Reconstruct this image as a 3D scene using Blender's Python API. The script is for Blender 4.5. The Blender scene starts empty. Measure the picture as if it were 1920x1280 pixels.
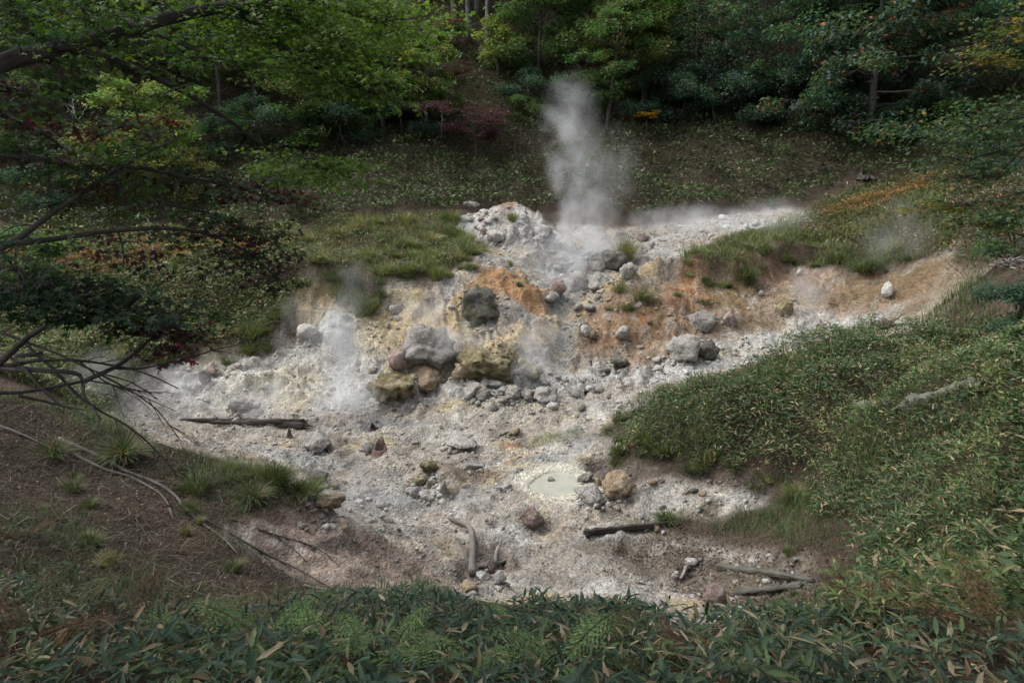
import bpy, bmesh, math, random
import numpy as np
from mathutils import Vector, Matrix

# ---------------------------------------------------------------- camera, sky, sun, exposure
scene = bpy.context.scene
COL = scene.collection
PITCH = math.radians(15.0)
FPX, CU, CV = 1280.0, 960.0, 640.0
cam_data = bpy.data.cameras.new("camera")
cam_data.lens = 24.0
cam_data.sensor_width = 36.0
cam_data.clip_start = 0.05
cam_data.clip_end = 600.0
cam = bpy.data.objects.new("camera", cam_data)
cam.location = (0, 0, 0)
cam.rotation_euler = (math.radians(90) - PITCH, 0, 0)
COL.objects.link(cam)
scene.camera = cam

SUN_EL, SUN_AZ = math.radians(52), math.radians(-80)     # overcast light, brighter from the left
world = bpy.data.worlds.new("World")
scene.world = world
world.use_nodes = True
wn = world.node_tree.nodes
wl = world.node_tree.links
bg = wn["Background"]
sky = wn.new("ShaderNodeTexSky")
sky.sky_type = 'NISHITA'
sky.sun_disc = False
sky.sun_elevation = SUN_EL
sky.sun_rotation = SUN_AZ
sky.air_density = 1.0
sky.dust_density = 3.0
sky.ozone_density = 1.0
hs = wn.new("ShaderNodeHueSaturation")
hs.inputs['Saturation'].default_value = 0.25             # cloud cover: a greyed sky
wl.new(sky.outputs[0], hs.inputs['Color'])
wl.new(hs.outputs[0], bg.inputs[0])
bg.inputs[1].default_value = 0.15

sun_d = bpy.data.lights.new("sun", 'SUN')
sun_d.energy = 1.0
sun_d.angle = math.radians(60)
sun_d.color = (1.0, 0.96, 0.9)
sun = bpy.data.objects.new("sun", sun_d)
sd = Vector((math.sin(SUN_AZ) * math.cos(SUN_EL), math.cos(SUN_AZ) * math.cos(SUN_EL), math.sin(SUN_EL)))
sun.rotation_euler = sd.to_track_quat('Z', 'Y').to_euler()
COL.objects.link(sun)

scene.view_settings.view_transform = 'Standard'
scene.view_settings.look = 'None'
scene.view_settings.exposure = 1.38
scene.view_settings.gamma = 1.0
scene.view_settings.use_curve_mapping = False
scene.render.engine = 'CYCLES'
cy = scene.cycles
cy.max_bounces = 5
cy.diffuse_bounces = 3
cy.glossy_bounces = 2
cy.transmission_bounces = 3
cy.volume_bounces = 1
cy.transparent_max_bounces = 8
cy.use_denoising = True
cy.use_adaptive_sampling = True
cy.adaptive_threshold = 0.015
cy.caustics_reflective = False
cy.caustics_refractive = False
cy.volume_step_rate = 1.0
cy.volume_max_steps = 128

rng = np.random.default_rng(7)
random.seed(7)

# ---------------------------------------------------------------- noise
def _h(ix, iy, seed):
    n = (ix.astype(np.int64) * 374761393 + iy.astype(np.int64) * 668265263 + seed * 974711) & 0xffffffff
    n = ((n ^ (n >> 13)) * 1274126177) & 0xffffffff
    n = n ^ (n >> 16)
    return (n & 0xffff) / 65535.0

def vnoise(x, y, seed=0):
    ix, iy = np.floor(x), np.floor(y)
    fx, fy = x - ix, y - iy
    ux, uy = fx*fx*fx*(fx*(fx*6-15)+10), fy*fy*fy*(fy*(fy*6-15)+10)
    a, b = _h(ix, iy, seed), _h(ix+1, iy, seed)
    c, d = _h(ix, iy+1, seed), _h(ix+1, iy+1, seed)
    return (a*(1-ux)+b*ux)*(1-uy) + (c*(1-ux)+d*ux)*uy

def fbm(x, y, freq=1.0, octv=4, seed=0, gain=0.5):
    s, amp, tot = 0.0, 1.0, 0.0
    for o in range(octv):
        ca, sa = math.cos(o*1.3+seed), math.sin(o*1.3+seed)
        s = s + amp * (vnoise((x*ca-y*sa)*freq+o*17.3, (x*sa+y*ca)*freq-o*9.1, seed+o*31) - 0.5)
        tot += amp; amp *= gain; freq *= 2.03
    return s / tot * 2.0          # about -1..1

def vnoise3(p, seed=0):
    z = p[:, 2]; iz = np.floor(z); f = z - iz; f = f*f*(3-2*f)
    k = (iz.astype(np.int64) * 7919)
    def layer(kk):
        ix, iy = np.floor(p[:, 0]), np.floor(p[:, 1])
        fx, fy = p[:, 0]-ix, p[:, 1]-iy
        ux, uy = fx*fx*(3-2*fx), fy*fy*(3-2*fy)
        g = lambda a, b: _h(a + kk*13, b + kk*29, seed)
        return (g(ix, iy)*(1-ux)+g(ix+1, iy)*ux)*(1-uy) + (g(ix, iy+1)*(1-ux)+g(ix+1, iy+1)*ux)*uy
    return layer(k)*(1-f) + layer(k+7919)*f

def fbm3(p, freq, octv, seed):
    s, a, t = 0, 1, 0
    for o in range(octv):
        s = s + a*(vnoise3(p*freq + o*5.7, seed+o*11)-0.5); t += a; a *= .5; freq *= 2.1
    return s/t*2

def sstep(a, b, x):
    t = np.clip((x-a)/(b-a), 0, 1)
    return t*t*(3-2*t)

# ---------------------------------------------------------------- pixel <-> place
CP, SP = math.cos(PITCH), math.sin(PITCH)
def ray(u, v):
    a, b = (u-CU)/FPX, (CV-v)/FPX
    return np.array([a, CP + b*SP, -SP + b*CP])
def at_y(u, v, y):
    r = ray(u, v); return r * (y / r[1])
def at_t(u, v, t):
    return ray(u, v) * t

# ---------------------------------------------------------------- terrain: survey points (photo bearing + horizontal distance)
SURVEY = [
 # near bank under the camera
 (960,1280,3.2),(300,1280,3.3),(1600,1280,3.3),(0,1280,3.4),(1920,1280,3.4),
 (700,1190,5.2),(1200,1200,5.2),(300,1150,6.6),(0,1100,6.5),(600,1100,9.3),(850,1125,8.2),(1150,1150,7.6),
 (1350,1165,7.8),(1500,1150,8.5),(1700,1130,7.6),(1900,1100,7.0),
 # left bank
 (300,1000,9.5),(0,950,9.0),(150,900,11),(0,820,11.5),(0,745,13),(100,760,13.6),(240,800,14.8),(400,870,13.4),(560,935,12.2),
 (500,1000,11.0),(650,1010,11.9),(750,1060,11.6),(840,1085,11.8),
 # basin floor
 (950,1085,11.9),(1100,1090,11.8),(1250,1100,11.5),(1400,1085,11.7),(700,960,14.6),(850,1000,13.9),(1000,1000,13.9),(1200,985,14.2),
 (600,900,16.3),(750,900,16.6),(900,900,16.6),(1040,900,16.5),(1180,905,16.2),(1330,930,15.3),(1450,915,15.0),
 (320,800,20.2),(450,790,20.6),(600,800,20.2),(750,790,20.5),(900,780,20.8),(1050,770,21.0),(650,850,18.2),(850,850,18.2),(1050,840,18.6),(1130,770,20.9),
 # white slope at the left
 (340,740,21.8),(420,720,22.6),(500,700,23.0),(560,690,23.4),(460,660,24.0),(640,690,23.8),(600,640,25.0),(700,700,23.2),
 # left grass terraces
 (450,640,24.6),(430,530,27.0),(330,540,26.5),(520,560,26.6),(150,600,25.0),(0,600,23.5),(60,650,22.8),(200,650,22.6),(260,690,22.0),(150,480,31),(0,480,29),(300,400,37),(100,400,36),(200,330,41),(0,350,38),(450,430,33.5),
 # cut mound
 (600,514,27.2),(570,516,27.0),(680,545,26.6),(620,600,25.0),(640,480,30),(750,400,35.5),(600,420,34),(800,470,31),(860,485,28.9),(840,415,34.6),
 (740,570,25.8),(740,640,24.2),(820,560,26.0),(810,640,24.1),(830,700,23.2),(740,715,22.8),(900,560,26.1),(900,640,24.3),(920,690,23.4),
 # orange ridge, gully, upper plateau
 (950,508,28.1),(1000,545,27.0),(1000,470,31.6),(950,450,33),(900,430,34),(955,402,35.5),(1045,540,30.0),(1080,500,30.8),(1100,460,32.6),(1250,440,34),(1180,480,31.5),(1400,420,34.5),(1480,392,36.5),
 (1062,640,26.5),(1050,690,24.5),(1010,625,24.6),(1080,580,25.8),(1150,530,28.1),(1220,510,29.4),(1000,720,22.6),(1150,720,22.4),
 # red slope and right arm
 (1350,560,27.0),(1250,580,26.5),(1250,640,24.9),(1150,660,24.8),(1350,660,25),(1300,497,28.9),(1380,487,29.2),(1460,465,31),(1500,520,29),(1500,590,26.6),(1600,420,33),(1620,500,28.6),(1650,555,26.2),(1650,597,25.3),(1500,632,25.2),(1300,700,22.8),(1720,600,24.6),(1760,560,24.5),(1780,480,26.5),(1850,510,23.5),
 # right hump
 (1500,645,20),(1620,625,20),(1300,725,19),(1210,770,18.8),(1165,815,18.3),(1200,868,16.9),(1400,868,15.6),(1450,800,16.4),(1600,800,15),(1700,700,17),(1600,900,13.6),(1750,620,19.5),(1900,700,13.8),(1900,900,10),(1700,1000,10.5),(1500,1000,12.4),(1560,1060,11.2),
 (1830,560,20),(1900,480,21.5),(1850,400,27),(1800,330,34),(1600,330,39),(1600,230,45),(1900,250,36),(1700,380,33),
 # back slope
 (1400,300,42),(1400,385,37.5),(1250,410,36.6),(1100,400,37),(1000,400,37.5),(880,395,37.8),(1100,250,47),(850,270,46),(1250,250,47),(700,330,41),(500,330,41.5),(400,250,46),
 (800,130,54),(1200,130,55),(1600,130,51),(400,130,55),(0,130,51),(1900,130,43),
 (0,0,62),(480,0,65),(960,0,65),(1440,0,64),(1920,0,52),
]
SP3 = [at_y(*s) for s in SURVEY]
SP3 += [np.array(p, float) for p in [
 (0,0,-1.7),(-6,0,-1.2),(6,0,-1.4),(-15,0,0.5),(15,0,0.5),(0,-12,-1.0),(-20,-12,3),(20,-12,3),
 (-14,8,-2.4),(14,8,-2.8),(-30,12,5),(30,14,5),(-32,30,3.5),(34,30,5),(-45,45,12),(45,45,14),
 (0,100,34),(-50,100,38),(50,100,38),(-80,60,30),(80,60,32),(-80,10,22),(80,10,22),(0,135,50),(-80,135,55),(80,135,55)]]
SP3 = np.array(SP3)

def tps_fit(P, lam=0.15):
    n = len(P); d = np.hypot(P[:, None, 0]-P[None, :, 0], P[:, None, 1]-P[None, :, 1])
    K = np.where(d > 0, d*d*np.log(d+1e-9), 0) + lam*np.eye(n)*3.0
    A = np.zeros((n+3, n+3)); A[:n, :n] = K
    Q = np.c_[np.ones(n), P[:, :2]]; A[:n, n:] = Q; A[n:, :n] = Q.T
    return np.linalg.solve(A, np.r_[P[:, 2], 0, 0, 0])
TW = tps_fit(SP3)
def tps(x, y):
    out = TW[-3] + TW[-2]*x + TW[-1]*y
    for i in range(len(SP3)):
        d2 = (x-SP3[i, 0])**2 + (y-SP3[i, 1])**2 + 1e-12
        out = out + TW[i]*0.5*d2*np.log(d2)
    return out

def axis(lo, hi, core_lo, core_hi, step, grow=1.06, cap=1.6):
    c = list(np.arange(core_lo, core_hi+1e-6, step))
    s = step; a = core_lo
    left = []
    while a > lo:
        s = min(s*grow, cap); a -= s; left.append(a)
    s = step; b = c[-1]; right = []
    while b < hi:
        s = min(s*grow, cap); b += s; right.append(b)
    return np.array(left[::-1] + c + right)
GX = axis(-85, 85, -12, 14, 0.068)
GY = axis(-12, 138, 7.5, 32, 0.066)
MX, MY = np.meshgrid(GX, GY)
CGX, CGY = np.arange(-90, 91, 0.5), np.arange(-14, 141, 0.5)      # smooth survey surface sampled coarsely, then interpolated
CX, CYY = np.meshgrid(CGX, CGY)
CZ = tps(CX, CYY)
def bil(ax, ay, Z, x, y):
    x = np.clip(np.asarray(x, float), ax[0], ax[-1]-1e-6); y = np.clip(np.asarray(y, float), ay[0], ay[-1]-1e-6)
    i = np.clip(np.searchsorted(ax, x, side='right')-1, 0, len(ax)-2); j = np.clip(np.searchsorted(ay, y, side='right')-1, 0, len(ay)-2)
    fx = (x-ax[i])/(ax[i+1]-ax[i]); fy = (y-ay[j])/(ay[j+1]-ay[j])
    return (Z[j, i]*(1-fx)+Z[j, i+1]*fx)*(1-fy) + (Z[j+1, i]*(1-fx)+Z[j+1, i+1]*fx)*fy
Hs = lambda x, y: bil(CGX, CGY, CZ, x, y)
def cast(u, v, hf, t0=2.5, t1=110):
    r = ray(u, v); ts = np.concatenate([np.arange(t0, 40, 0.05), np.arange(40, t1, .2)])
    d = r[2]*ts - hf(r[0]*ts, r[1]*ts)
    k = np.where(d < 0)[0]
    if len(k) == 0: return r*t1
    k = k[0]
    if k == 0: return r*t0
    f = d[k-1]/(d[k-1]-d[k]); return r*(ts[k-1]+f*(ts[k]-ts[k-1]))
def poly_xy(pts): return np.array([cast(u, v, Hs)[:2] for u, v in pts])
def inpoly(x, y, P):
    ins = np.zeros(np.shape(x), bool); n = len(P)
    for i in range(n):
        x0, y0 = P[i]; x1, y1 = P[(i+1) % n]
        if y0 == y1: continue
        c = ((y0 > y) != (y1 > y)) & (x < (x1-x0)*(y-y0)/(y1-y0)+x0)
        ins ^= c
    return ins
def pdist(x, y, P, closed=True):
    d = np.full(np.shape(x), 1e9); n = len(P)
    for i in range(n if closed else n-1):
        a, b = P[i], P[(i+1) % n]; e = b-a; L = e@e+1e-9
        t = np.clip(((x-a[0])*e[0]+(y-a[1])*e[1])/L, 0, 1)
        d = np.minimum(d, (x-a[0]-t*e[0])**2+(y-a[1]-t*e[1])**2)
    return np.sqrt(d)

FX, FY = np.arange(-24, 26, 0.1), np.arange(2, 50, 0.1)         # zone raster, 10 cm cells
ZX, ZY = np.meshgrid(FX, FY)
def zone(pts, soft=0.5, wob=0.5, seed=1):
    P = poly_xy(pts)
    m = inpoly(ZX, ZY, P); d = pdist(ZX, ZY, P); sd_ = np.where(m, d, -d)
    sd_ = sd_ + wob*fbm(ZX, ZY, 0.9, 4, seed)
    return sstep(-soft, soft, sd_)
def spot(u, v, rx, ry, seed=3, rot=0.0, wob=0.45):
    c = cast(u, v, Hs); dx, dy = ZX-c[0], ZY-c[1]
    ca, sa = math.cos(rot), math.sin(rot)
    q = np.sqrt(((dx*ca+dy*sa)/rx)**2+((-dx*sa+dy*ca)/ry)**2) + wob*1.5*fbm(ZX, ZY, 1.7, 5, seed, .65)
    return sstep(1.35, 0.25, q)
def streak(pts, w, seed=5, wob=0.6):
    P = poly_xy(pts); d = pdist(ZX, ZY, P, False)/w + wob*fbm(ZX, ZY, 1.6, 4, seed)
    return sstep(1.1, 0.4, d)

BARE = zone([(170,770),(250,705),(300,690),(400,648),(470,655),(540,590),(560,520),(640,530),(700,570),(740,530),(860,500),(890,470),(830,412),(900,408),(940,397),(1000,420),(1250,418),(1480,387),(1530,397),(1380,440),(1280,495),(1330,505),(1480,480),(1620,505),(1780,465),(1850,510),(1760,590),(1720,612),(1500,652),(1300,722),(1150,800),(1150,868),(1250,890),(1450,890),(1430,930),(1300,965),(1210,978),(1330,1010),(1500,1050),(1540,1100),(1420,1150),(1290,1190),(1150,1165),(950,1125),(840,1105),(720,1110),(600,1100),(430,985),(500,965),(560,950),(560,900),(430,862),(280,835)], 0.30, 0.35, 1)
RUST = zone([(1100,590),(1230,515),(1290,492),(1450,478),(1620,500),(1780,475),(1850,515),(1760,588),(1650,578),(1480,590),(1330,645),(1180,690),(1090,650)], 0.5, 0.7, 2)
MAROON = zone([(430,985),(560,945),(600,985),(700,1020),(800,1040),(845,1090),(720,1110),(600,1100)], 0.3, 0.4, 4)
# ---------------------------------------------------------------- ground colour layers (what the ground itself is made of)
def lay(base, mask, rgb, k=1.0):
    m = np.clip(mask*k, 0, 1)[..., None]
    return base*(1-m) + np.array(rgb)*m
n1 = fbm(ZX, ZY, 0.45, 5, 11); n2 = fbm(ZX, ZY, 1.4, 5, 12); n3 = fbm(ZX, ZY, 4.0, 4, 13)
soil = np.zeros(ZX.shape+(3,)) + np.array([0.050, 0.037, 0.026])
soil = lay(soil, sstep(-.1, .5, n2), (0.075, 0.055, 0.039))
bare = np.zeros_like(soil) + np.array([0.315, 0.272, 0.228])
bare = lay(bare, sstep(0.0, .45, n1), (0.44, 0.41, 0.37), .8)
bare = lay(bare, sstep(.1, .55, n2), (0.30, 0.24, 0.185), .7)
bare = lay(bare, sstep(.15, .6, fbm(ZX, ZY, .8, 5, 19)), (0.25, 0.245, 0.235), .75)
bare = lay(bare, sstep(.2, .6, fbm(ZX, ZY, 1.1, 5, 23)), (0.40, 0.31, 0.17), .6)
# white sinter and mud
for a in [(500,715,3.4,1.9),(580,650,1.6,1.8),(640,720,1.4,1.6),(900,745,2.6,.6),(1060,715,2.2,.9),(1300,690,2.2,.6),(1500,625,2.4,.5),(880,425,1.4,1.0),(1010,445,1.6,.9),(1230,450,2.6,.8),(1210,1110,1.7,.55),(1400,915,1.1,.4),(1150,1000,.8,.4),(970,1000,.5,.4),(1000,905,.6,.6),(1430,425,1.6,.7),(620,960,1.1,.25)]:
    bare = lay(bare, spot(*a, seed=int(a[0]) % 37), (0.47, 0.45, 0.42), .9)
# cream / sulphur yellow
for a in [(530,740,1.4,1.0),(560,700,1.3,.6),(720,600,1.2,1.0),(790,590,1.4,.9),(850,620,1.1,.7),(905,675,1.5,.6),(760,700,.9,.7),(690,830,1.0,.3),(960,768,2.0,.22),(830,765,1.4,.2),(400,650,1.0,.6),(930,470,.9,.6),(870,455,.8,.4),(1480,560,.5,.8),(980,870,.8,.3)]:
    bare = lay(bare, spot(*a, seed=int(a[1]) % 41), (0.44, 0.345, 0.185), .7)
# grey scree and wet mud
for a in [(1050,500,1.3,1.6),(1040,560,.9,.8),(1050,640,.9,.8),(1100,485,1.2,.9),(640,640,.8,1.2),(720,790,2.5,.2),(700,930,1.4,.5),(600,860,1.5,.5),(1000,740,2.0,.35),(1150,695,1.2,.4),(1010,860,1.3,.25),(1100,830,.5,.5)]:
    bare = lay(bare, spot(*a, seed=int(a[0]+a[1]) % 43), (0.235, 0.235, 0.225), .85)
bare = lay(bare, RUST, (0.235, 0.145, 0.085), .9)
bare = lay(bare, RUST*sstep(0.0, .5, n2), (0.185, 0.100, 0.055), .8)
bare = lay(bare, RUST*sstep(.05, .5, fbm(ZX, ZY, .9, 4, 31)), (0.145, 0.110, 0.045), .7)
bare = lay(bare, RUST*sstep(.2, .6, n1), (0.33, 0.255, 0.185), .7)
for a in [(940,520,1.1,.9),(980,540,.9,.8),(900,540,.8,.4),(1290,515,.8,.6),(1310,540,.6,.7),(955,410,.55,.5),(1200,600,.6,.5)]:
    bare = lay(bare, spot(*a, seed=int(a[0]) % 29), (0.32, 0.165, 0.070), .75)
bare = lay(bare, streak([(1230,508),(1150,535),(1080,585),(1000,628),(900,690)], .42), (0.43, 0.32, 0.19), .85)
bare = lay(bare, streak([(970,512),(1000,545),(1040,560)], .3), (0.40, 0.22, 0.09), .7)
bare = lay(bare, MAROON, (0.235, 0.170, 0.138), .9)
bare = lay(bare, MAROON*sstep(.05, .4, n2), (0.36, 0.28, 0.225), .75)
bare = lay(bare, streak([(440,985),(520,965),(580,962)], .5, 18)*MAROON, (0.130, 0.080, 0.060), .85)
bare = lay(bare, spot(955,832,.5,.35, wob=.6), (0.22, 0.07, 0.045), .8)
bare = lay(bare, streak([(1010,850),(960,858),(930,870)], .16), (0.33, 0.19, 0.10), .8)
bare = lay(bare, spot(1045,820,1.0,.35, wob=.7), (0.12, 0.13, 0.06), .7)
bare = lay(bare, streak([(740,1018),(830,1025)], .45), (0.36, 0.27, 0.17), .7)
bare = lay(bare, zone([(1080,1010),(1260,990),(1480,1050),(1520,1100),(1430,1140),(1300,1085),(1150,1050)], .35, .6, 9), (0.105, 0.080, 0.058), .85)
bare = lay(bare, zone([(840,1040),(900,1000),(1000,1040),(930,1100),(850,1100)], .2, .4, 8), (0.15, 0.105, 0.08), .7)
bare = lay(bare, zone([(1090,860),(1220,870),(1460,880),(1440,905),(1250,900),(1130,905)], .2, .35, 14), (0.085, 0.062, 0.048), .85)
bare = lay(bare, spot(870,890,1.2,.5), (0.17, 0.12, 0.085), .6)
bare = lay(bare, spot(1080,872,.7,.22, wob=.3), (0.07, 0.065, 0.06), .8)
bare = lay(bare, sstep(-.12, -.5, n2)*(1-.6*RUST), (0.165, 0.135, 0.110), .6)
bare = lay(bare, sstep(.12, .5, fbm(ZX, ZY, 2.3, 5, 71, .6)), (0.205, 0.190, 0.172), .6)
bare = lay(bare, sstep(.25, .55, fbm(ZX, ZY, 3.1, 5, 72, .6)), (0.47, 0.45, 0.415), .5)
for a in [(1600,545,1.6,.8),(1700,525,1.6,1.0),(1530,550,.9,.7),(1420,600,1.2,.5),(1400,520,1.2,.5)]:
    bare = lay(bare, spot(*a, seed=int(a[0]) % 31)*RUST, (0.155, 0.110, 0.060), .8)
for a in [(1480,540,.6,1.0),(1780,545,1.0,.7),(1740,580,1.2,.4),(1250,640,.8,.4)]:
    bare = lay(bare, spot(*a, seed=int(a[0]) % 27), (0.36, 0.29, 0.20), .7)
for a in [(590,560,.9,1.0),(620,545,.9,.7),(575,600,.6,.7)]:
    bare = lay(bare, spot(*a, seed=int(a[0]) % 23), (0.27, 0.195, 0.095), .8)
bare = lay(bare, streak([(700,560),(740,600),(770,640)], .35, 15), (0.36, 0.25, 0.12), .7)
bare = lay(bare, streak([(860,560),(840,610),(850,650)], .4, 16), (0.38, 0.24, 0.10), .7)
bare = lay(bare, streak([(780,545),(800,590),(830,630)], .3, 17), (0.40, 0.31, 0.16), .7)
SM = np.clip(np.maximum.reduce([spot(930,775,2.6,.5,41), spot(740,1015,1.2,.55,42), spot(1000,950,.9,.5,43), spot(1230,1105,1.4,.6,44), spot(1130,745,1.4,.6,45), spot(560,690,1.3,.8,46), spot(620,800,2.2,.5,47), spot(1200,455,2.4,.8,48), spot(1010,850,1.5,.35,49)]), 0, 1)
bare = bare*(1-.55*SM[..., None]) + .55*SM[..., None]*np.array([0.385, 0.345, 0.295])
for a in [(460,720,2.2,1.2),(560,650,1.2,1.0),(700,640,.8,1.0)]:
    bare = lay(bare, spot(*a, seed=int(a[0]) % 19), (0.50, 0.465, 0.39), .5)
for a in [(940,525,1.3,1.2),(985,550,1.0,.9),(1000,570,.8,.6)]:
    bare = lay(bare, spot(*a, seed=int(a[0]) % 17), (0.33, 0.185, 0.090), .75)
for a in [(750,600,1.5,1.1),(830,600,1.3,1.0),(1000,625,1.4,.5)]:
    bare = lay(bare, spot(*a, seed=int(a[0]) % 13), (0.41, 0.315, 0.19), .6)
bare = lay(bare, spot(1105,868,.8,.22, wob=.4), (0.06, 0.055, 0.05), .85)
for a in [(1350,682,2.0,.45),(1500,628,2.4,.5),(1620,602,2.0,.45),(1700,602,1.4,.4),(1240,700,1.6,.5)]:
    bare = lay(bare, spot(*a, seed=int(a[0]) % 11+80), (0.40, 0.385, 0.355), .8)
for a in [(1800,520,1.2,1.0),(1740,560,1.6,.7)]:
    bare = lay(bare, spot(*a, seed=int(a[0]) % 11+90), (0.20, 0.155, 0.105), .7)
bare = bare * np.array([.91, .945, .955])
bare = bare * (1 + 0.20*n3[..., None] + .12*fbm(ZX, ZY, 9.0, 2, 3)[..., None])
soil = lay(soil, zone([(60,690),(180,620),(165,600),(190,600),(150,700)], .15, .1, 6), (0.25, 0.22, 0.19), .8)
gcol = soil*(1-BARE[..., None]) + bare*BARE[..., None]
gcol = np.clip(gcol, 0.02, 0.7)

# ---------------------------------------------------------------- relief
POOL = cast(1043, 903, Hs)
B = bil(FX, FY, BARE, MX, MY); B[(MX < FX[0]) | (MX > FX[-1]) | (MY < FY[0]) | (MY > FY[-1])] = 0
RU = bil(FX, FY, RUST, MX, MY)*B
MZ = Hs(MX, MY)
MZ = MZ + (1-B)*((0.16+.45*sstep(36, 40, MY))*fbm(MX, MY, 0.35, 3, 41) + 0.05*fbm(MX, MY, 1.6, 3, 42))
bill = np.abs(fbm(MX, MY, 0.8, 5, 43))
rid = 0.5-np.abs(fbm(MX*1.0, MY*1.6, 1.5, 4, 44))
MZ = MZ + B*(0.24*fbm(MX, MY, .55, 4, 45) - 0.34*bill + 0.13*(rid-.3) + 0.045*fbm(MX, MY, 4.5, 3, 46) + 0.028*np.abs(fbm(MX, MY, 9.0, 2, 47)))
MZ = MZ - RU*0.10*np.abs(fbm(MX+.4*MY, MY*.35, 1.2, 4, 48))
def worley(x, y, cell, seed):
    gx, gy = np.floor(x/cell), np.floor(y/cell); best = np.full(x.shape, 9.0); rid_ = np.zeros(x.shape)
    for i in (-1, 0, 1):
        for j in (-1, 0, 1):
            cx, cy_ = gx+i, gy+j; px, py = (cx+_h(cx, cy_, seed))*cell, (cy_+_h(cx, cy_, seed+7))*cell
            hh = _h(cx, cy_, seed+13); rr = .35+.5*_h(cx, cy_, seed+19)
            d = np.hypot((x-px)*(1+.5*(hh-.5)), y-py)/(cell*rr)
            m = d < best; best = np.where(m, d, best); rid_ = np.where(m, hh, rid_)
    return best, rid_
wx, wy = MX+.12*fbm(MX, MY, 3.0, 3, 150), MY+.12*fbm(MX, MY, 3.0, 3, 151)
CHUNK = np.zeros_like(MZ)
for cell, amp, sd0 in ((1.5, .48, 160), (.66, .24, 170), (.30, .07, 180)):
    F1, idd = worley(wx, wy, cell, sd0)
    lump = np.clip(1-F1, 0, 1)**.45*np.where(idd > .45, (idd-.35), 0)*1.5
    CHUNK = CHUNK + amp*lump
RGH = np.clip(.35+.9*fbm(MX, MY, .30, 3, 190)+.5*sstep(20, 24, MY), .12, 1.1)
RUBM = np.clip(np.maximum.reduce([spot(*a, seed=50+i) for i, a in enumerate([(900,735,3.2,.7),(1020,740,2.6,.6),(1140,700,1.4,.6),(1080,500,1.4,1.8),(1040,545,1.0,1.0),(1050,645,.9,.8),(450,720,2.4,1.4),(600,640,1.0,1.0),(800,690,1.4,.9),(1300,670,2.0,.6),(1500,625,2.6,.5),(700,900,2.6,.9),(760,940,2.0,.7),(600,860,1.6,.7),(985,440,1.8,.9),(1120,930,1.0,.4),(930,1050,.7,.6),(390,690,1.2,1.0),(900,425,1.0,.8),(1400,415,2.2,.7)])]), 0, 1)
RUB = bil(FX, FY, RUBM, MX, MY)
CHUNK = CHUNK*(.28+1.0*RUB)
SMM = np.clip(bil(FX, FY, SM, MX, MY)+bil(FX, FY, MAROON, MX, MY)*.8, 0, 1)*B
MZ = MZ + B*(1-.7*RU)*(1-.85*SMM)*CHUNK*RGH
SL = sstep(21.0, 23.0, MY)*sstep(31.0, 28.5, MY)
rw = MX + .7*fbm(MX, MY, .7, 4, 195)                 # rain rills running down the slopes
rill = np.abs(fbm(rw*1.9, MY*.35, 1.0, 3, 196))
MZ = MZ - B*SL*.30*(1-.55*RU)*(1-np.clip(rill*3.2, 0, 1))*np.clip(.5+1.2*fbm(MX, MY, .45, 3, 197), 0, 1)
SL = sstep(20.5, 22.5, MY)                       # the slopes: broken into ledges
for stp, amt, sd1 in ((.95, .55, 191), (.38, .5, 192)):
    q_ = MZ/stp + 1.1*fbm(MX, MY, .5, 4, sd1) + .35*fbm(MX, MY, 2.2, 3, sd1+5); fr = q_-np.floor(q_)
    MZ = MZ + B*(.35+.65*SL)*(.55+.55*RUB)*(1-.45*RU)*amt*stp*(sstep(.30, .70, fr)-fr)*np.clip(.45+.8*fbm(MX, MY, .4, 3, sd1+9), 0, 1)
def bump_at(u, v, h, rx, ry, flat=2.0):
    global MZ
    c = cast(u, v, Hs); q = ((MX-c[0])/rx)**2+((MY-c[1])/ry)**2
    MZ = MZ + h*np.exp(-q**(flat/2))
def ridge(pts, h, w):
    global MZ
    P = poly_xy(pts); d = pdist(MX, MY, P, False)
    MZ = MZ + h*np.exp(-(d/w)**2)
for a in [(700,455,.45,2.4,1.8),(1350,785,.38,1.1,1.1),(1550,705,.42,1.4,1.2),(1240,825,.28,.8,.8),(1700,800,.35,1.2,1.1),(1480,830,-.22,.9,.8),(1640,740,-.2,.8,.8),(955,408,.75,1.5,.9),(925,425,.35,.8,.5),(1000,425,.4,.9,.5),(500,735,.45,2.2,1.0),(740,722,.35,.9,.5),(900,690,.6,1.2,.6),(1000,760,.25,2.6,.5),(985,440,.5,.9,.6),(1300,668,.4,.8,.5),(600,650,.25,.8,.8),
          (858,847,-.95,.30,.22,4.0),(772,852,-.35,.25,.15),(1052,645,-.5,.5,.5),(1110,868,-.35,.6,.22),(1065,875,-.2,.4,.2),(880,1080,-.3,.35,.5),(930,1050,-.25,.5,.5),(1000,590,-.3,.5,.8),(760,640,-.3,.5,.4)]:
    bump_at(*a)
ridge([(590,965),(640,985),(720,992),(800,995),(840,1015)], .22, .22)
ridge([(660,1015),(740,1012),(800,1030)], .16, .3)
ridge([(1230,508),(1150,535),(1080,585),(1000,628),(900,690)], .25, .4)
ridge([(950,508),(1000,548),(1040,562)], .22, .5)
ridge([(330,812),(500,806),(700,790)], -.18, .5)
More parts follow.
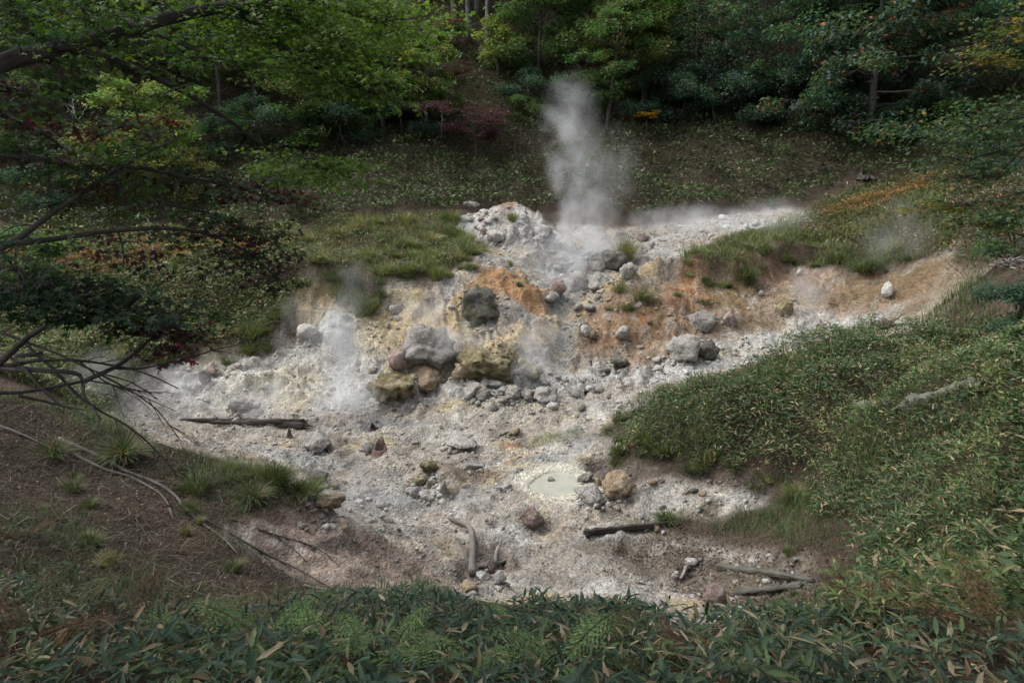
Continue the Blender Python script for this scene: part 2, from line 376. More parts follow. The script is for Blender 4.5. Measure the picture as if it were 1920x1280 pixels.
# cut lips: a sharp drop below the turf edge
def lip(pts, h, w, seed):
    global MZ
    P = poly_xy(pts); d = pdist(MX, MY, P, False); s = np.sign(MY - np.interp(MX, P[:, 0], P[:, 1])); s = s*(1 if True else 0)
    MZ = MZ + h*np.tanh(s*d/0.18)*np.exp(-(d/w)**2)
lip([(545,522),(600,518),(660,528),(720,560)], .38, 1.3, 1)
lip([(1260,505),(1330,505),(1400,505),(1480,478)], .42, 1.3, 2)
lip([(300,845),(380,868),(450,885),(520,915),(575,945),(640,985)], -.32, 1.2, 4)
lip([(380,655),(450,652),(520,640),(548,590)], .3, 1.0, 3)
dp = np.sqrt(((MX-POOL[0])/.70)**2 + ((MY-POOL[1])/.80)**2) + .24*fbm(MX, MY, 1.6, 3, 77)
PZ = float(np.median(MZ[(dp < 1.0)]))
MZ = np.where(dp < 2.2, MZ*(sstep(1.2, 2.2, dp)) + (PZ)*(1-sstep(1.2, 2.2, dp)), MZ)
MZ = MZ - .22*sstep(1.02, .8, dp)
H = lambda x, y: bil(GX, GY, MZ, x, y)
def G(u, v): return cast(u, v, H)
def nrm(x, y, e=.15):
    n = np.stack([H(x-e, y)-H(x+e, y), H(x, y-e)-H(x, y+e), np.full(np.shape(x), 2*e)], -1)
    return n/np.linalg.norm(n, axis=-1, keepdims=True)
def PXM(p):           # photo pixels per metre at a place
    return FPX/(p[1]*CP - p[2]*SP)

# ---------------------------------------------------------------- materials
def newmat(name):
    m = bpy.data.materials.new(name); m.use_nodes = True
    nt = m.node_tree; nt.nodes.clear()
    out = nt.nodes.new('ShaderNodeOutputMaterial')
    return m, nt, out
def N(nt, t, **kw):
    n = nt.nodes.new(t)
    for k, v in kw.items():
        if k.startswith('_'): setattr(n, k[1:], v)
        else: n.inputs[k.replace('__', ' ')].default_value = v
    return n
def mixcol(nt, a, b, fac, mode='MIX'):
    n = nt.nodes.new('ShaderNodeMix'); n.data_type = 'RGBA'; n.blend_type = mode
    for s, v in ((n.inputs[0], fac), (n.inputs[6], a), (n.inputs[7], b)):
        if hasattr(v, 'links'): nt.links.new(v, s)
        elif isinstance(v, (int, float)): s.default_value = v
        else: s.default_value = tuple(v)+(1,) if len(v) == 3 else v
    return n.outputs[2]
def ramp(nt, src, stops):
    r = nt.nodes.new('ShaderNodeValToRGB'); nt.links.new(src, r.inputs[0])
    e = r.color_ramp.elements
    while len(e) < len(stops): e.new(0.5)
    for i, (p, c) in enumerate(stops):
        e[i].position = p; e[i].color = tuple(c)+(1,) if len(c) == 3 else c
    return r.outputs[0]
def grey(x): return (x, x, x)

def ground_material():
    m, nt, out = newmat("ground_earth")
    L = nt.links.new
    p = N(nt, 'ShaderNodeBsdfPrincipled', Roughness=.92); p.inputs['Specular IOR Level'].default_value = .2
    at = nt.nodes.new('ShaderNodeAttribute'); at.attribute_name = 'col'
    tc = nt.nodes.new('ShaderNodeTexCoord')
    a = N(nt, 'ShaderNodeTexNoise', Scale=7.0, Detail=9.0, Roughness=.65); L(tc.outputs['Object'], a.inputs['Vector'])
    b = N(nt, 'ShaderNodeTexNoise', Scale=38.0, Detail=6.0, Roughness=.7); L(tc.outputs['Object'], b.inputs['Vector'])
    v = N(nt, 'ShaderNodeTexVoronoi', Scale=16.0, Randomness=1.0); L(tc.outputs['Object'], v.inputs['Vector'])
    v2 = N(nt, 'ShaderNodeTexVoronoi', Scale=45.0, Randomness=1.0); L(tc.outputs['Object'], v2.inputs['Vector'])
    f1 = ramp(nt, a.outputs[0], [(.28, grey(.52)), (.5, grey(1.0)), (.72, grey(1.38))])
    f2 = ramp(nt, b.outputs[0], [(.3, grey(.72)), (.5, grey(1.0)), (.7, grey(1.22))])
    # each pebble of the grit has its own tone
    bw = nt.nodes.new('ShaderNodeRGBToBW'); L(v.outputs['Color'], bw.inputs[0])
    f3 = ramp(nt, bw.outputs[0], [(.15, grey(.78)), (.6, grey(1.0)), (.9, grey(1.3))])
    c = mixcol(nt, at.outputs['Color'], f1, 1.0, 'MULTIPLY'); c = mixcol(nt, c, f2, 1.0, 'MULTIPLY'); c = mixcol(nt, c, f3, .8, 'MULTIPLY')
    L(c, p.inputs['Base Color'])
    m1 = N(nt, 'ShaderNodeMath', _operation='MULTIPLY'); L(v.outputs['Distance'], m1.inputs[0]); m1.inputs[1].default_value = -.9
    m2 = N(nt, 'ShaderNodeMath', _operation='MULTIPLY_ADD'); L(a.outputs[0], m2.inputs[0]); m2.inputs[1].default_value = 1.6; L(m1.outputs[0], m2.inputs[2])
    m3 = N(nt, 'ShaderNodeMath', _operation='MULTIPLY_ADD'); L(v2.outputs['Distance'], m3.inputs[0]); m3.inputs[1].default_value = -.35; L(m2.outputs[0], m3.inputs[2])
    bp = N(nt, 'ShaderNodeBump', Strength=.9, Distance=.06); L(m3.outputs[0], bp.inputs['Height']); L(bp.outputs[0], p.inputs['Normal'])
    L(p.outputs[0], out.inputs[0])
    return m

def rock_material(name, cols, moss=None, mossamt=.5, sc=2.2):
    m, nt, out = newmat(name); L = nt.links.new
    p = N(nt, 'ShaderNodeBsdfPrincipled', Roughness=.9); p.inputs['Specular IOR Level'].default_value = .25
    tc = nt.nodes.new('ShaderNodeTexCoord'); oi = nt.nodes.new('ShaderNodeObjectInfo')
    mp = nt.nodes.new('ShaderNodeVectorMath'); mp.operation = 'ADD'
    geo = nt.nodes.new('ShaderNodeNewGeometry')
    L(geo.outputs['Position'], mp.inputs[0]); L(oi.outputs['Random'], mp.inputs[1])
    a = N(nt, 'ShaderNodeTexNoise', Scale=sc, Detail=8.0, Roughness=.62, Distortion=.4); L(mp.outputs[0], a.inputs['Vector'])
    b = N(nt, 'ShaderNodeTexNoise', Scale=22.0, Detail=6.0, Roughness=.7); L(mp.outputs[0], b.inputs['Vector'])
    vo = N(nt, 'ShaderNodeTexVoronoi', Scale=9.0); L(mp.outputs[0], vo.inputs['Vector'])
    c = ramp(nt, a.outputs[0], [(.28, cols[0]), (.5, cols[1]), (.72, cols[2])])
    c = mixcol(nt, c, ramp(nt, b.outputs[0], [(.3, grey(.5)), (.5, grey(1.0)), (.7, grey(1.3))]), 1.0, 'MULTIPLY')
    c = mixcol(nt, c, ramp(nt, oi.outputs['Random'], [(0, grey(.78)), (1, grey(1.18))]), 1.0, 'MULTIPLY')
    cw = N(nt, 'ShaderNodeVectorMath', _operation='MULTIPLY_ADD'); L(a.outputs['Color'], cw.inputs[0]); cw.inputs[1].default_value = (.5, .5, .5); L(mp.outputs[0], cw.inputs[2])
    cr = N(nt, 'ShaderNodeTexVoronoi', _feature='DISTANCE_TO_EDGE', Scale=2.6); L(cw.outputs[0], cr.inputs['Vector'])
    crk = ramp(nt, cr.outputs['Distance'], [(.0, grey(.35)), (.035, grey(1.0))]); c = mixcol(nt, c, crk, .75, 'MULTIPLY')
    st = N(nt, 'ShaderNodeTexNoise', Scale=6.5, Detail=5.0, Roughness=.7); L(mp.outputs[0], st.inputs['Vector'])
    c = mixcol(nt, c, (.40, .33, .235), ramp(nt, st.outputs[0], [(.55, grey(0)), (.75, grey(.55))]))
    if moss:
        d = N(nt, 'ShaderNodeTexNoise', Scale=3.4, Detail=6.0, Roughness=.7); L(mp.outputs[0], d.inputs['Vector'])
        c = mixcol(nt, c, moss, ramp(nt, d.outputs[0], [(.62-mossamt*.3, grey(0)), (.78-mossamt*.3, grey(.85))]))
    L(c, p.inputs['Base Color'])
    s = N(nt, 'ShaderNodeMath', _operation='MULTIPLY_ADD'); L(a.outputs[0], s.inputs[0]); s.inputs[1].default_value = 1.4; L(b.outputs[0], s.inputs[2])
    s2 = N(nt, 'ShaderNodeMath', _operation='MULTIPLY_ADD'); L(vo.outputs['Distance'], s2.inputs[0]); s2.inputs[1].default_value = -.5; L(s.outputs[0], s2.inputs[2])
    bp = N(nt, 'ShaderNodeBump', Strength=1.0, Distance=.10); L(s2.outputs[0], bp.inputs['Height']); L(bp.outputs[0], p.inputs['Normal'])
    L(p.outputs[0], out.inputs[0])
    return m

def leaf_material(name, trans=.3, rough=.5, spec=.35):
    m, nt, out = newmat(name); L = nt.links.new
    at = nt.nodes.new('ShaderNodeAttribute'); at.attribute_name = 'col'
    p = N(nt, 'ShaderNodeBsdfPrincipled', Roughness=rough); p.inputs['Specular IOR Level'].default_value = spec
    t = nt.nodes.new('ShaderNodeBsdfTranslucent')
    geo = nt.nodes.new('ShaderNodeNewGeometry')
    nz = N(nt, 'ShaderNodeTexNoise', Scale=9.0, Detail=3.0); L(geo.outputs['Position'], nz.inputs['Vector'])
    c = mixcol(nt, at.outputs['Color'], ramp(nt, nz.outputs[0], [(.3, grey(.75)), (.7, grey(1.2))]), 1.0, 'MULTIPLY')
    L(c, p.inputs['Base Color'])
    c2 = mixcol(nt, c, (1.0, 1.2, .55), 1.0, 'MULTIPLY'); L(c2, t.inputs['Color'])
    mx = nt.nodes.new('ShaderNodeMixShader'); mx.inputs[0].default_value = trans
    L(p.outputs[0], mx.inputs[1]); L(t.outputs[0], mx.inputs[2]); L(mx.outputs[0], out.inputs[0])
    return m

def wood_material(name, c0, c1, sc=(14, 14, 2.0), bump=.6):
    m, nt, out = newmat(name); L = nt.links.new
    p = N(nt, 'ShaderNodeBsdfPrincipled', Roughness=.85); p.inputs['Specular IOR Level'].default_value = .25
    uv = nt.nodes.new('ShaderNodeAttribute'); uv.attribute_name = 'along'
    mp = nt.nodes.new('ShaderNodeMapping'); L(uv.outputs['Vector'], mp.inputs['Vector']); mp.inputs['Scale'].default_value = sc
    a = N(nt, 'ShaderNodeTexNoise', Scale=1.0, Detail=8.0, Roughness=.65, Distortion=.6); L(mp.outputs[0], a.inputs['Vector'])
    geo = nt.nodes.new('ShaderNodeNewGeometry')
    b = N(nt, 'ShaderNodeTexNoise', Scale=3.0, Detail=6.0); L(geo.outputs['Position'], b.inputs['Vector'])
    c = ramp(nt, a.outputs[0], [(.3, c0), (.7, c1)])
    c = mixcol(nt, c, ramp(nt, b.outputs[0], [(.3, grey(.6)), (.7, grey(1.25))]), 1.0, 'MULTIPLY')
    L(c, p.inputs['Base Color'])
    bp = N(nt, 'ShaderNodeBump', Strength=bump, Distance=.03); L(a.outputs[0], bp.inputs['Height']); L(bp.outputs[0], p.inputs['Normal'])
    L(p.outputs[0], out.inputs[0])
    return m

M = {
 'ground': ground_material(),
 'grey': rock_material('grey_rock', [(.19,.177,.16), (.32,.30,.27), (.45,.42,.38)]),
 'pale': rock_material('pale_rock', [(.26,.24,.215), (.42,.395,.36), (.55,.53,.50)]),
 'white': rock_material('white_rock', [(.36,.35,.335), (.52,.51,.49), (.62,.61,.59)]),
 'tan': rock_material('tan_rock', [(.20,.145,.10), (.34,.26,.175), (.46,.39,.29)]),
 'pink': rock_material('pinkish_rock', [(.17,.115,.10), (.29,.21,.185), (.40,.34,.31)]),
 'sulphur': rock_material('sulphur_stained_rock', [(.17,.14,.08), (.32,.265,.155), (.44,.395,.31)], moss=(.13,.118,.05), mossamt=.6),
 'mossy': rock_material('mossy_dark_rock', [(.085,.082,.074), (.155,.148,.135), (.27,.25,.225)], moss=(.07,.085,.03), mossamt=.5),
 'green': rock_material('greenish_rock', [(.20,.198,.178), (.325,.317,.288), (.46,.44,.40)]),
 'sasa': leaf_material('bamboo_grass_leaf', .2, .5, .22),
 'leaf': leaf_material('tree_leaf', .42, .55, .2),
 'grass': leaf_material('grass_blade', .25, .6, .2),
 'fern': leaf_material('fern_frond', .3, .6, .2),
 'bark': wood_material('dark_bark', (.028,.024,.021), (.085,.076,.068), (3, 3, 9)),
 'barkgrey': wood_material('grey_bark', (.07,.066,.06), (.19,.18,.165), (3, 3, 9)),
 'barkpale': wood_material('pale_bark', (.20,.19,.175), (.42,.41,.385), (2, 2, 6)),
 'weathered': wood_material('weathered_wood', (.075,.064,.056), (.25,.225,.20), (9, 9, 1.2)),
 'wetwood': wood_material('dark_wet_wood', (.022,.018,.016), (.085,.068,.058), (9, 9, 1.4)),
 'greenwood': wood_material('algae_grey_wood', (.06,.062,.048), (.17,.165,.14), (8, 8, 1.2)),
 'silver': wood_material('silver_wood', (.20,.18,.165), (.40,.375,.35), (8, 8, 1.2)),
 'redwood': wood_material('reddish_stump_wood', (.055,.036,.030), (.22,.155,.125), (9, 9, 1.4)),
}

# ---------------------------------------------------------------- mesh helpers
def mesh_np(name, V, F, mat=None, col=None, smooth=False, along=None):
    V = np.ascontiguousarray(V, np.float32); F = np.ascontiguousarray(F, np.int32); k = F.shape[1]
    me = bpy.data.meshes.new(name)
    me.vertices.add(len(V)); me.vertices.foreach_set('co', V.ravel())
    me.loops.add(F.size); me.loops.foreach_set('vertex_index', F.ravel())
    me.polygons.add(len(F)); me.polygons.foreach_set('loop_start', np.arange(0, F.size, k, dtype=np.int32))
    if smooth: me.polygons.foreach_set('use_smooth', np.ones(len(F), bool))
    me.update(calc_edges=True)
    if col is not None:
        c = np.ones((len(V), 4), np.float32); c[:, :3] = col
        a = me.attributes.new('col', 'FLOAT_COLOR', 'POINT'); a.data.foreach_set('color', c.ravel())
    if along is not None:
        a = me.attributes.new('along', 'FLOAT_VECTOR', 'POINT'); a.data.foreach_set('vector', np.ascontiguousarray(along, np.float32).ravel())
    if mat is not None: me.materials.append(mat)
    return me
def ob(name, me, parent=None, loc=None, rot=None, sc=None, label=None, cat=None, group=None, kind=None):
    o = bpy.data.objects.new(name, me); COL.objects.link(o)
    if parent is not None: o.parent = parent
    if loc is not None: o.location = tuple(float(q) for q in loc)
    if rot is not None: o.rotation_euler = rot
    if sc is not None: o.scale = sc if hasattr(sc, '__len__') else (sc,)*3
    if label: o['label'] = label
    if cat: o['category'] = cat
    if group: o['group'] = group
    if kind: o['kind'] = kind
    return o
def copy_tree(root, loc, rot=None, sc=None, label=None, group=None):
    def cp(o, par):
        c = o.copy(); COL.objects.link(c)
        if par is not None: c.parent = par
        for ch in o.children: cp(ch, c)
        return c
    r = cp(root, None); r.location = tuple(float(q) for q in loc)
    if rot is not None: r.rotation_euler = rot
    if sc is not None: r.scale = sc if hasattr(sc, '__len__') else (sc,)*3
    if label: r['label'] = label
    if group: r['group'] = group
    return r

# ---------------------------------------------------------------- the ground sheet
def build_ground():
    ny, nx = MX.shape
    V = np.stack([MX.ravel(), MY.ravel(), MZ.ravel()], -1)
    i = np.arange(nx-1)[None, :] + nx*np.arange(ny-1)[:, None]; i = i.ravel()
    F = np.stack([i, i+1, i+1+nx, i+nx], -1)
    c = np.stack([bil(FX, FY, gcol[..., k], MX, MY) for k in range(3)], -1)
    oob = (MX < FX[0]) | (MX > FX[-1]) | (MY < FY[0]) | (MY > FY[-1])
    c[oob] = np.array([0.075, 0.055, 0.038])
    rim = np.clip(.85+.7*fbm(MX, MY, 2.6, 4, 92), .3, 1)*sstep(1.75, 1.3, dp + .30*fbm(MX, MY, 1.3, 4, 90))*sstep(.5, .8, dp)
    c = c*(1-rim[..., None]) + np.array([.50, .475, .39])*rim[..., None]
    return ob('ground', mesh_np('ground', V, F, M['ground'], c.reshape(-1, 3), True), kind='structure')
build_ground()
# ---------------------------------------------------------------- pool
def build_pool():
    th = np.linspace(0, 2*math.pi, 64, endpoint=False)
    r = 1.25
    V = [(POOL[0], POOL[1], PZ-.055)] + [(POOL[0]+.70*r*math.cos(t), POOL[1]+.80*r*math.sin(t), PZ-.055) for t in th]
    F = [(0, i+1, (i+1) % 64+1) for i in range(64)]
    m, nt, out = newmat('milky_water'); L = nt.links.new
    p = N(nt, 'ShaderNodeBsdfPrincipled', Roughness=.22); p.inputs['Specular IOR Level'].default_value = .5
    geo = nt.nodes.new('ShaderNodeNewGeometry')
    a = N(nt, 'ShaderNodeTexNoise', Scale=3.0, Detail=4.0); L(geo.outputs['Position'], a.inputs['Vector'])
    L(ramp(nt, a.outputs[0], [(.3, (.285,.29,.24)), (.7, (.345,.345,.29))]), p.inputs['Base Color'])
    b = N(nt, 'ShaderNodeTexNoise', Scale=9.0, Detail=2.0); L(geo.outputs['Position'], b.inputs['Vector'])
    bp = N(nt, 'ShaderNodeBump', Strength=.08, Distance=.02); L(b.outputs[0], bp.inputs['Height']); L(bp.outputs[0], p.inputs['Normal'])
    L(p.outputs[0], out.inputs[0])
    ob('pool_water', mesh_np('pool_water', np.array(V), np.array(F), m), kind='structure')
build_pool()

# ---------------------------------------------------------------- rocks
def ico(sub):
    bm = bmesh.new(); bmesh.ops.create_icosphere(bm, subdivisions=sub, radius=1.0)
    V = np.array([v.co[:] for v in bm.verts]); F = np.array([[v.index for v in f.verts] for f in bm.faces]); bm.free()
    return V, F
ICO = {k: ico(k) for k in (1, 2, 3, 4)}
def rock_mesh(name, sub, seed, mat, planes=14, rough=.10, rounded=.0):
    r = np.random.default_rng(seed); D, F = ICO[sub]
    n = r.normal(size=(planes, 3)); n /= np.linalg.norm(n, axis=1)[:, None]
    d = r.uniform(.55, .95, planes)
    q = D@n.T; rad = np.where(q > .05, d[None, :]/np.maximum(q, .05), 9).min(1)
    rad = np.minimum(rad, 1.25)
    rad = rad*(1-rounded) + rounded*.9
    q_ = fbm3(D*1.3+seed*3.1, 1.9, 3, seed+9)*3; led = (np.floor(q_)+sstep(.35, .65, q_-np.floor(q_)))/3
    rad = rad*(1 + rough*1.1*led + rough*fbm3(D*1.0+seed, 1.6, 3, seed) + rough*.9*fbm3(D+seed, 4.5, 4, seed+3) - rough*.9*np.clip(.12-np.abs(fbm3(D*.8+seed*1.7, 2.2, 2, seed+5)), 0, 1)*4)
    return mesh_np(name, D*rad[:, None], F, mat, smooth=(sub >= 4))
NROCK = [0]; ROCKPOS = []
def put_rock(name, u, v, w, h, mk, label, sub=3, planes=9, rough=.15, rounded=.03, sink=.33, depth=None, rotz=None, cat='rock', group=None, tilt=.15, seed=None):
    """w, h: width and visible height in photo pixels at that spot; v: foot of the rock"""
    NROCK[0] += 1; s = seed or 100+NROCK[0]
    p = G(u, v); k = PXM(p); W, Hh = w/k*.50, h/k*.58
    r = random.Random(s)
    me = rock_mesh(name, sub, s, M[mk], planes, rough, rounded)
    D = depth if depth else W*r.uniform(.8, 1.1)
    c = p + np.array([0, D*.55, 0]); z = H(c[0], c[1])
    z = min(float(z), p[2]+.35*Hh)
    if w >= 20: ROCKPOS.append((c[0], c[1], W, D))
    return ob(name, me, None, (c[0], c[1], z + Hh*(1-2*sink)*.9), (r.uniform(-tilt, tilt), r.uniform(-tilt, tilt), rotz if rotz is not None else r.uniform(-.5, .5)), (W, D, Hh), label, cat, group)

ROCKS = [
 # u, v foot, w, h, material, label, extra
 (898,606,80,64,'mossy','large rounded dark grey boulder with grass at its foot on the orange slope',dict(sub=4,rounded=.5,rough=.22,sink=.25)),
 (803,694,104,72,'pale','big pale block perched over the split yellow boulder',dict(sub=4,rough=.26,sink=.15,rounded=.1)),
 (758,690,60,50,'pink','brownish grey block wedged against the left side of the big perched block',dict(sub=4,sink=.2)),
 (800,732,66,46,'tan','cracked cream block beneath the big perched block',dict(sub=4,sink=.2,rounded=.05)),
 (735,748,92,56,'sulphur','low mossy yellow boulder at the foot of the perched block',dict(sub=4,sink=.4,rough=.4)),
 (910,708,88,50,'sulphur','broad yellow and green stained outcrop beside the grey gully',dict(sub=4,sink=.42,rough=.42)),
 (950,700,50,44,'sulphur','green stained crag at the right of the broad yellow outcrop',dict(sub=4,sink=.4,rough=.4)),
 (872,712,44,34,'tan','brown lump at the left end of the broad yellow outcrop',dict(sub=4,sink=.4,rough=.35)),
 (985,705,46,36,'sulphur','yellow stained lump at the right end of the outcrop',dict(sub=4,sink=.38,rough=.4)),
 (1148,508,54,42,'mossy','dark mossy boulder under the tall pale grass tuft',dict(sub=4,sink=.2)),
 (1118,512,36,40,'green','upright grey green boulder left of the dark mossy boulder',dict(sub=4,sink=.2)),
 (1128,535,62,36,'green','wide pale green grey boulder below the dark mossy boulder',dict(sub=4,sink=.25)),
 (1085,545,52,40,'green','faceted grey boulder in the steaming gully',dict(sub=4,sink=.25)),
 (1045,556,34,30,'pink','rounded pinkish boulder in the steaming gully',dict(rounded=.4)),
 (1180,522,34,28,'grey','mid grey angular boulder at the end of the pale ridge',dict()),
 (1168,640,28,24,'pale','single pale smooth stone on the rust slope',dict(rounded=.35,sink=.15)),
 (1322,622,58,40,'grey','grey domed boulder half buried in the rust slope',dict(sub=4,rounded=.4,sink=.42)),
 (1366,612,26,26,'pink','small pinkish stone beside the grey domed boulder',dict()),
 (1665,560,23,28,'white','lone white stone lying on the brown slope',dict(rounded=.4,sink=.12)),
 (1160,694,42,26,'mossy','dark angular rock on the grey scree below the rust slope',dict(sink=.2,planes=9)),
 (1136,698,32,20,'grey','light grey stone leaning on the dark angular rock',dict(sink=.2)),
 (1292,680,62,42,'green','large grey green block at the foot of the rust slope',dict(sub=4,planes=8,sink=.2,rounded=.05)),
 (1328,674,34,34,'mossy','dark green block beside the large grey green block',dict(planes=8,sink=.2)),
 (1110,636,24,20,'tan','round orange brown stone beside the blue grey hollow',dict(rounded=.4)),
 (1098,630,22,18,'pale','small cream stone above the blue grey hollow',dict()),
 (382,722,22,30,'green','upright greenish boulder on the white slope',dict(sink=.15,rounded=.35)),
 (365,735,22,20,'grey','rounded grey stone below the upright greenish boulder',dict(rounded=.4)),
 (396,706,20,18,'pink','brownish stone behind the upright greenish boulder',dict()),
 (576,640,32,30,'pale','square pale block standing out of the white slope',dict(planes=7,rounded=.0,sink=.15)),
 (740,592,18,18,'pale','small pale stone high on the yellow slope',dict(sink=.15)),
 (727,615,9,9,'white','tiny white stone below the small pale stone on the yellow slope',dict(sub=2,sink=.15)),
 (887,745,36,26,'pale','pointed pale rock on the scree under the outcrop',dict(planes=8,sink=.2)),
 (905,752,32,24,'grey','grey rock beside the pointed pale rock on the scree',dict(planes=9,sink=.2)),
 (960,752,42,26,'grey','wide rough grey rock on the scree under the outcrop',dict(rough=.25)),
 (1028,752,46,34,'pale','crumbly pale boulder with small stones in its hollow',dict(sub=4,rough=.3,sink=.3)),
 (1034,758,13,13,'white','rounded white pebble in front of the crumbly pale boulder',dict(sub=2,sink=.15)),
 (985,748,30,24,'grey','low grey lump left of the crumbly pale boulder',dict(rough=.25)),
 (785,912,32,24,'sulphur','two toned yellow and dark stone on the basin floor',dict(sink=.15,planes=10)),
 (810,912,20,20,'grey','light grey upright slab right of the two toned stone',dict(planes=8)),
 (775,930,30,18,'white','white slab with dark gap under it on the basin floor',dict(planes=9)),
 (800,936,26,16,'pale','cream slab overlapping the white slab',dict(planes=9)),
 (832,928,20,34,'pale','long pale streaked stone lying down the slope by the two toned stone',dict(sink=.3)),
 (890,880,34,18,'grey','long grey stone lying left of the milky pool',dict(planes=9,sink=.25)),
 (945,922,26,20,'pale','angular cream stone left of the milky pool rim',dict(planes=8)),
 (1157,920,58,34,'tan','smooth tan boulder between the milky pool and the bamboo grass',dict(sub=4,sink=.2,rounded=.25)),
 (1122,910,14,18,'tan','small brown stone touching the smooth tan boulder',dict(sub=2)),
 (1098,905,28,22,'grey','light grey rock at the right edge of the milky pool',dict(sink=.2)),
 (1112,945,56,28,'pale','low pale rubble block just in front of the milky pool',dict(sub=4,rough=.25,sink=.3)),
 (1002,992,46,34,'pink','dark brown angular boulder on the white mud',dict(sub=4,planes=9,sink=.18,rounded=.05)),
 (940,1096,20,24,'white','upright white stone beside the short dark logs',dict(sink=.12)),
 (904,1086,24,14,'white','flat white stone at the end of the driftwood trunk',dict(sink=.15)),
 (905,1066,22,13,'pink','flat pinkish stone above the flat white stone',dict(sub=2,sink=.2)),
 (880,1112,36,24,'tan','cream stone at the lip of the small gully',dict(rounded=.3)),
 (1343,1132,46,36,'pink','brown angular rock with a pale edge beside the mossy logs',dict(sub=4,planes=7,sink=.15,rounded=.0)),
 (1300,1062,26,14,'white','flat white stone in the brown litter',dict(sub=2)),
 (590,908,44,28,'mossy','dark slab shaped rock behind the left grassy bank',dict(planes=9,sink=.2)),
 (612,955,56,26,'tan','wide cream slab in the mist behind the left grassy bank',dict(planes=9,sink=.25)),
 (590,848,46,24,'grey','angular grey rock near the splintered stump',dict(planes=8)),
 (965,818,20,13,'tan','small yellow stone perched on the red earth',dict(sub=2,sink=.1)),
 (692,845,30,20,'pale','pale lump behind the splintered stump',dict(rounded=.3)),
 (805,890,30,28,'sulphur','orange topped stone near the black hole',dict(sink=.25)),
 (985,455,34,30,'white','white crumbling knob below the little orange cone',dict(sub=4,rough=.28,sink=.35)),
 (1022,460,40,34,'white','larger white crumbling knob right of the little orange cone',dict(sub=4,rough=.28,sink=.35)),
 (930,452,30,26,'pale','pale crumbling knob left of the little orange cone',dict(sub=4,rough=.28,sink=.35)),
 (953,392,11,6,'pale','small flat stone capping the little orange cone',dict(sub=2,sink=.1)),
 (1472,590,26,36,'sulphur','yellowish upright lump on the rust slope',dict(sub=4,sink=.3)),
 (1500,516,12,12,'white','small white stone high on the brown slope',dict(sub=2,sink=.15)),
 (1428,556,11,11,'white','little white stone on the rust slope under the grass brow',dict(sub=2,sink=.15)),
 (1218,610,12,14,'pink','square pinkish stone high on the rust slope',dict(sub=2,sink=.15)),
 (1442,472,14,10,'tan','small tan stone at the edge of the grass brow',dict(sub=2)),
 (1700,605,34,14,'pale','flat pale stone in the right hand scree',dict(planes=9)),
 (885,388,26,14,'pale','pale stone sunk in the far green slope',dict(sink=.3)),
 (830,372,12,8,'pale','little pale stone on the far green slope',dict(sub=2)),
 (445,772,40,24,'grey','grey stone low on the white slope',dict(rough=.2)),
 (1240,905,12,10,'tan','small tan stone by the milky pool boulder track',dict(sub=2)),
 (1302,925,16,10,'mossy','dark round stone among white grit',dict(sub=2)),
 (1318,928,14,10,'tan','tan stone next to the dark round stone',dict(sub=2)),
]
for (u, v, w, h, mk, lb, kw) in ROCKS:
    nm = 'boulder' if w >= 34 else 'stone'
    kw.setdefault('sub', 4 if w >= 24 else 3); put_rock(nm, u, v, w, h, mk, lb, cat=('boulder' if w >= 34 else 'stone'), **kw)
put_rock('slab', 860, 838, 56, 14, 'pale', 'pale slab roofing the small black hole in the basin floor', sink=.05, planes=9, tilt=.05, cat='slab')
# little stone standing in the pool, with its light crust
pm = rock_mesh('stone', 2, 901, M['pale'])
ob('stone', pm, None, (POOL[0]-.12, POOL[1]+.25, PZ-.03), (0, 0, .3), (.12, .08, .06), 'small pale stone poking out of the milky pool', 'stone')

# loose stones one can count: each its own object, sharing a few meshes
smesh = {}
for mk in ('pale', 'grey', 'white', 'tan', 'pink', 'green'):
    smesh[mk] = [rock_mesh('loose_stone', 2, 300+hash(mk) % 1 + i*7 + len(mk), M[mk], 10+i, .12, .08*i) for i in range(5)]
def bare_at(x, y): return bil(FX, FY, BARE, x, y)
def rust_at(x, y): return bil(FX, FY, RUST, x, y)
TONE = {'pale': 'cream', 'grey': 'grey', 'white': 'white', 'tan': 'tan', 'pink': 'pinkish', 'green': 'grey green'}
SETS = [  # area in the photo, count, size range (m), materials, label, group
 ((880,700,1180,765), 46, (.10,.26), ('pale','grey','white','green'), 'angular stone in the scree band under the outcrop', 'stones in the scree band under the outcrop'),
 ((560,900,880,1000), 44, (.06,.15), ('pale','grey','white','tan'), 'stone strewn on the misty left floor of the basin', 'stones on the misty left floor'),
 ((1200,640,1700,700), 34, (.09,.2), ('pale','white','grey'), 'stone in the scree arm below the rust slope', 'stones in the right scree arm'),
 ((1030,470,1140,580), 26, (.15,.36), ('green','grey','pale'), 'boulder packed into the steaming gully', 'boulders packed in the steaming gully'),
 ((1080,560,1500,640), 30, (.06,.15), ('pink','tan','pale'), 'loose stone resting on the rust slope', 'stones on the rust slope'),
 ((690,560,860,700), 20, (.07,.18), ('pale','tan','white'), 'loose stone on the yellow stained slope', 'stones on the yellow slope'),
 ((1090,900,1440,1000), 26, (.05,.13), ('pale','white','tan'), 'stone in the grit right of the milky pool', 'stones right of the milky pool'),
 ((1240,1030,1500,1120), 24, (.04,.10), ('white','pink','grey'), 'stone among brown litter near the mossy logs', 'stones among the litter'),
 ((860,400,920,440), 14, (.12,.28), ('white','pale','pink'), 'stone tumbled beside the little orange cone', 'stones beside the orange cone'),
 ((1200,400,1480,460), 18, (.12,.3), ('pale','white','pink'), 'stone on the far misty terrace', 'stones on the far terrace'),
 ((320,680,700,780), 26, (.08,.22), ('white','pale','grey'), 'stone on the white steaming slope', 'stones on the white slope'),
]
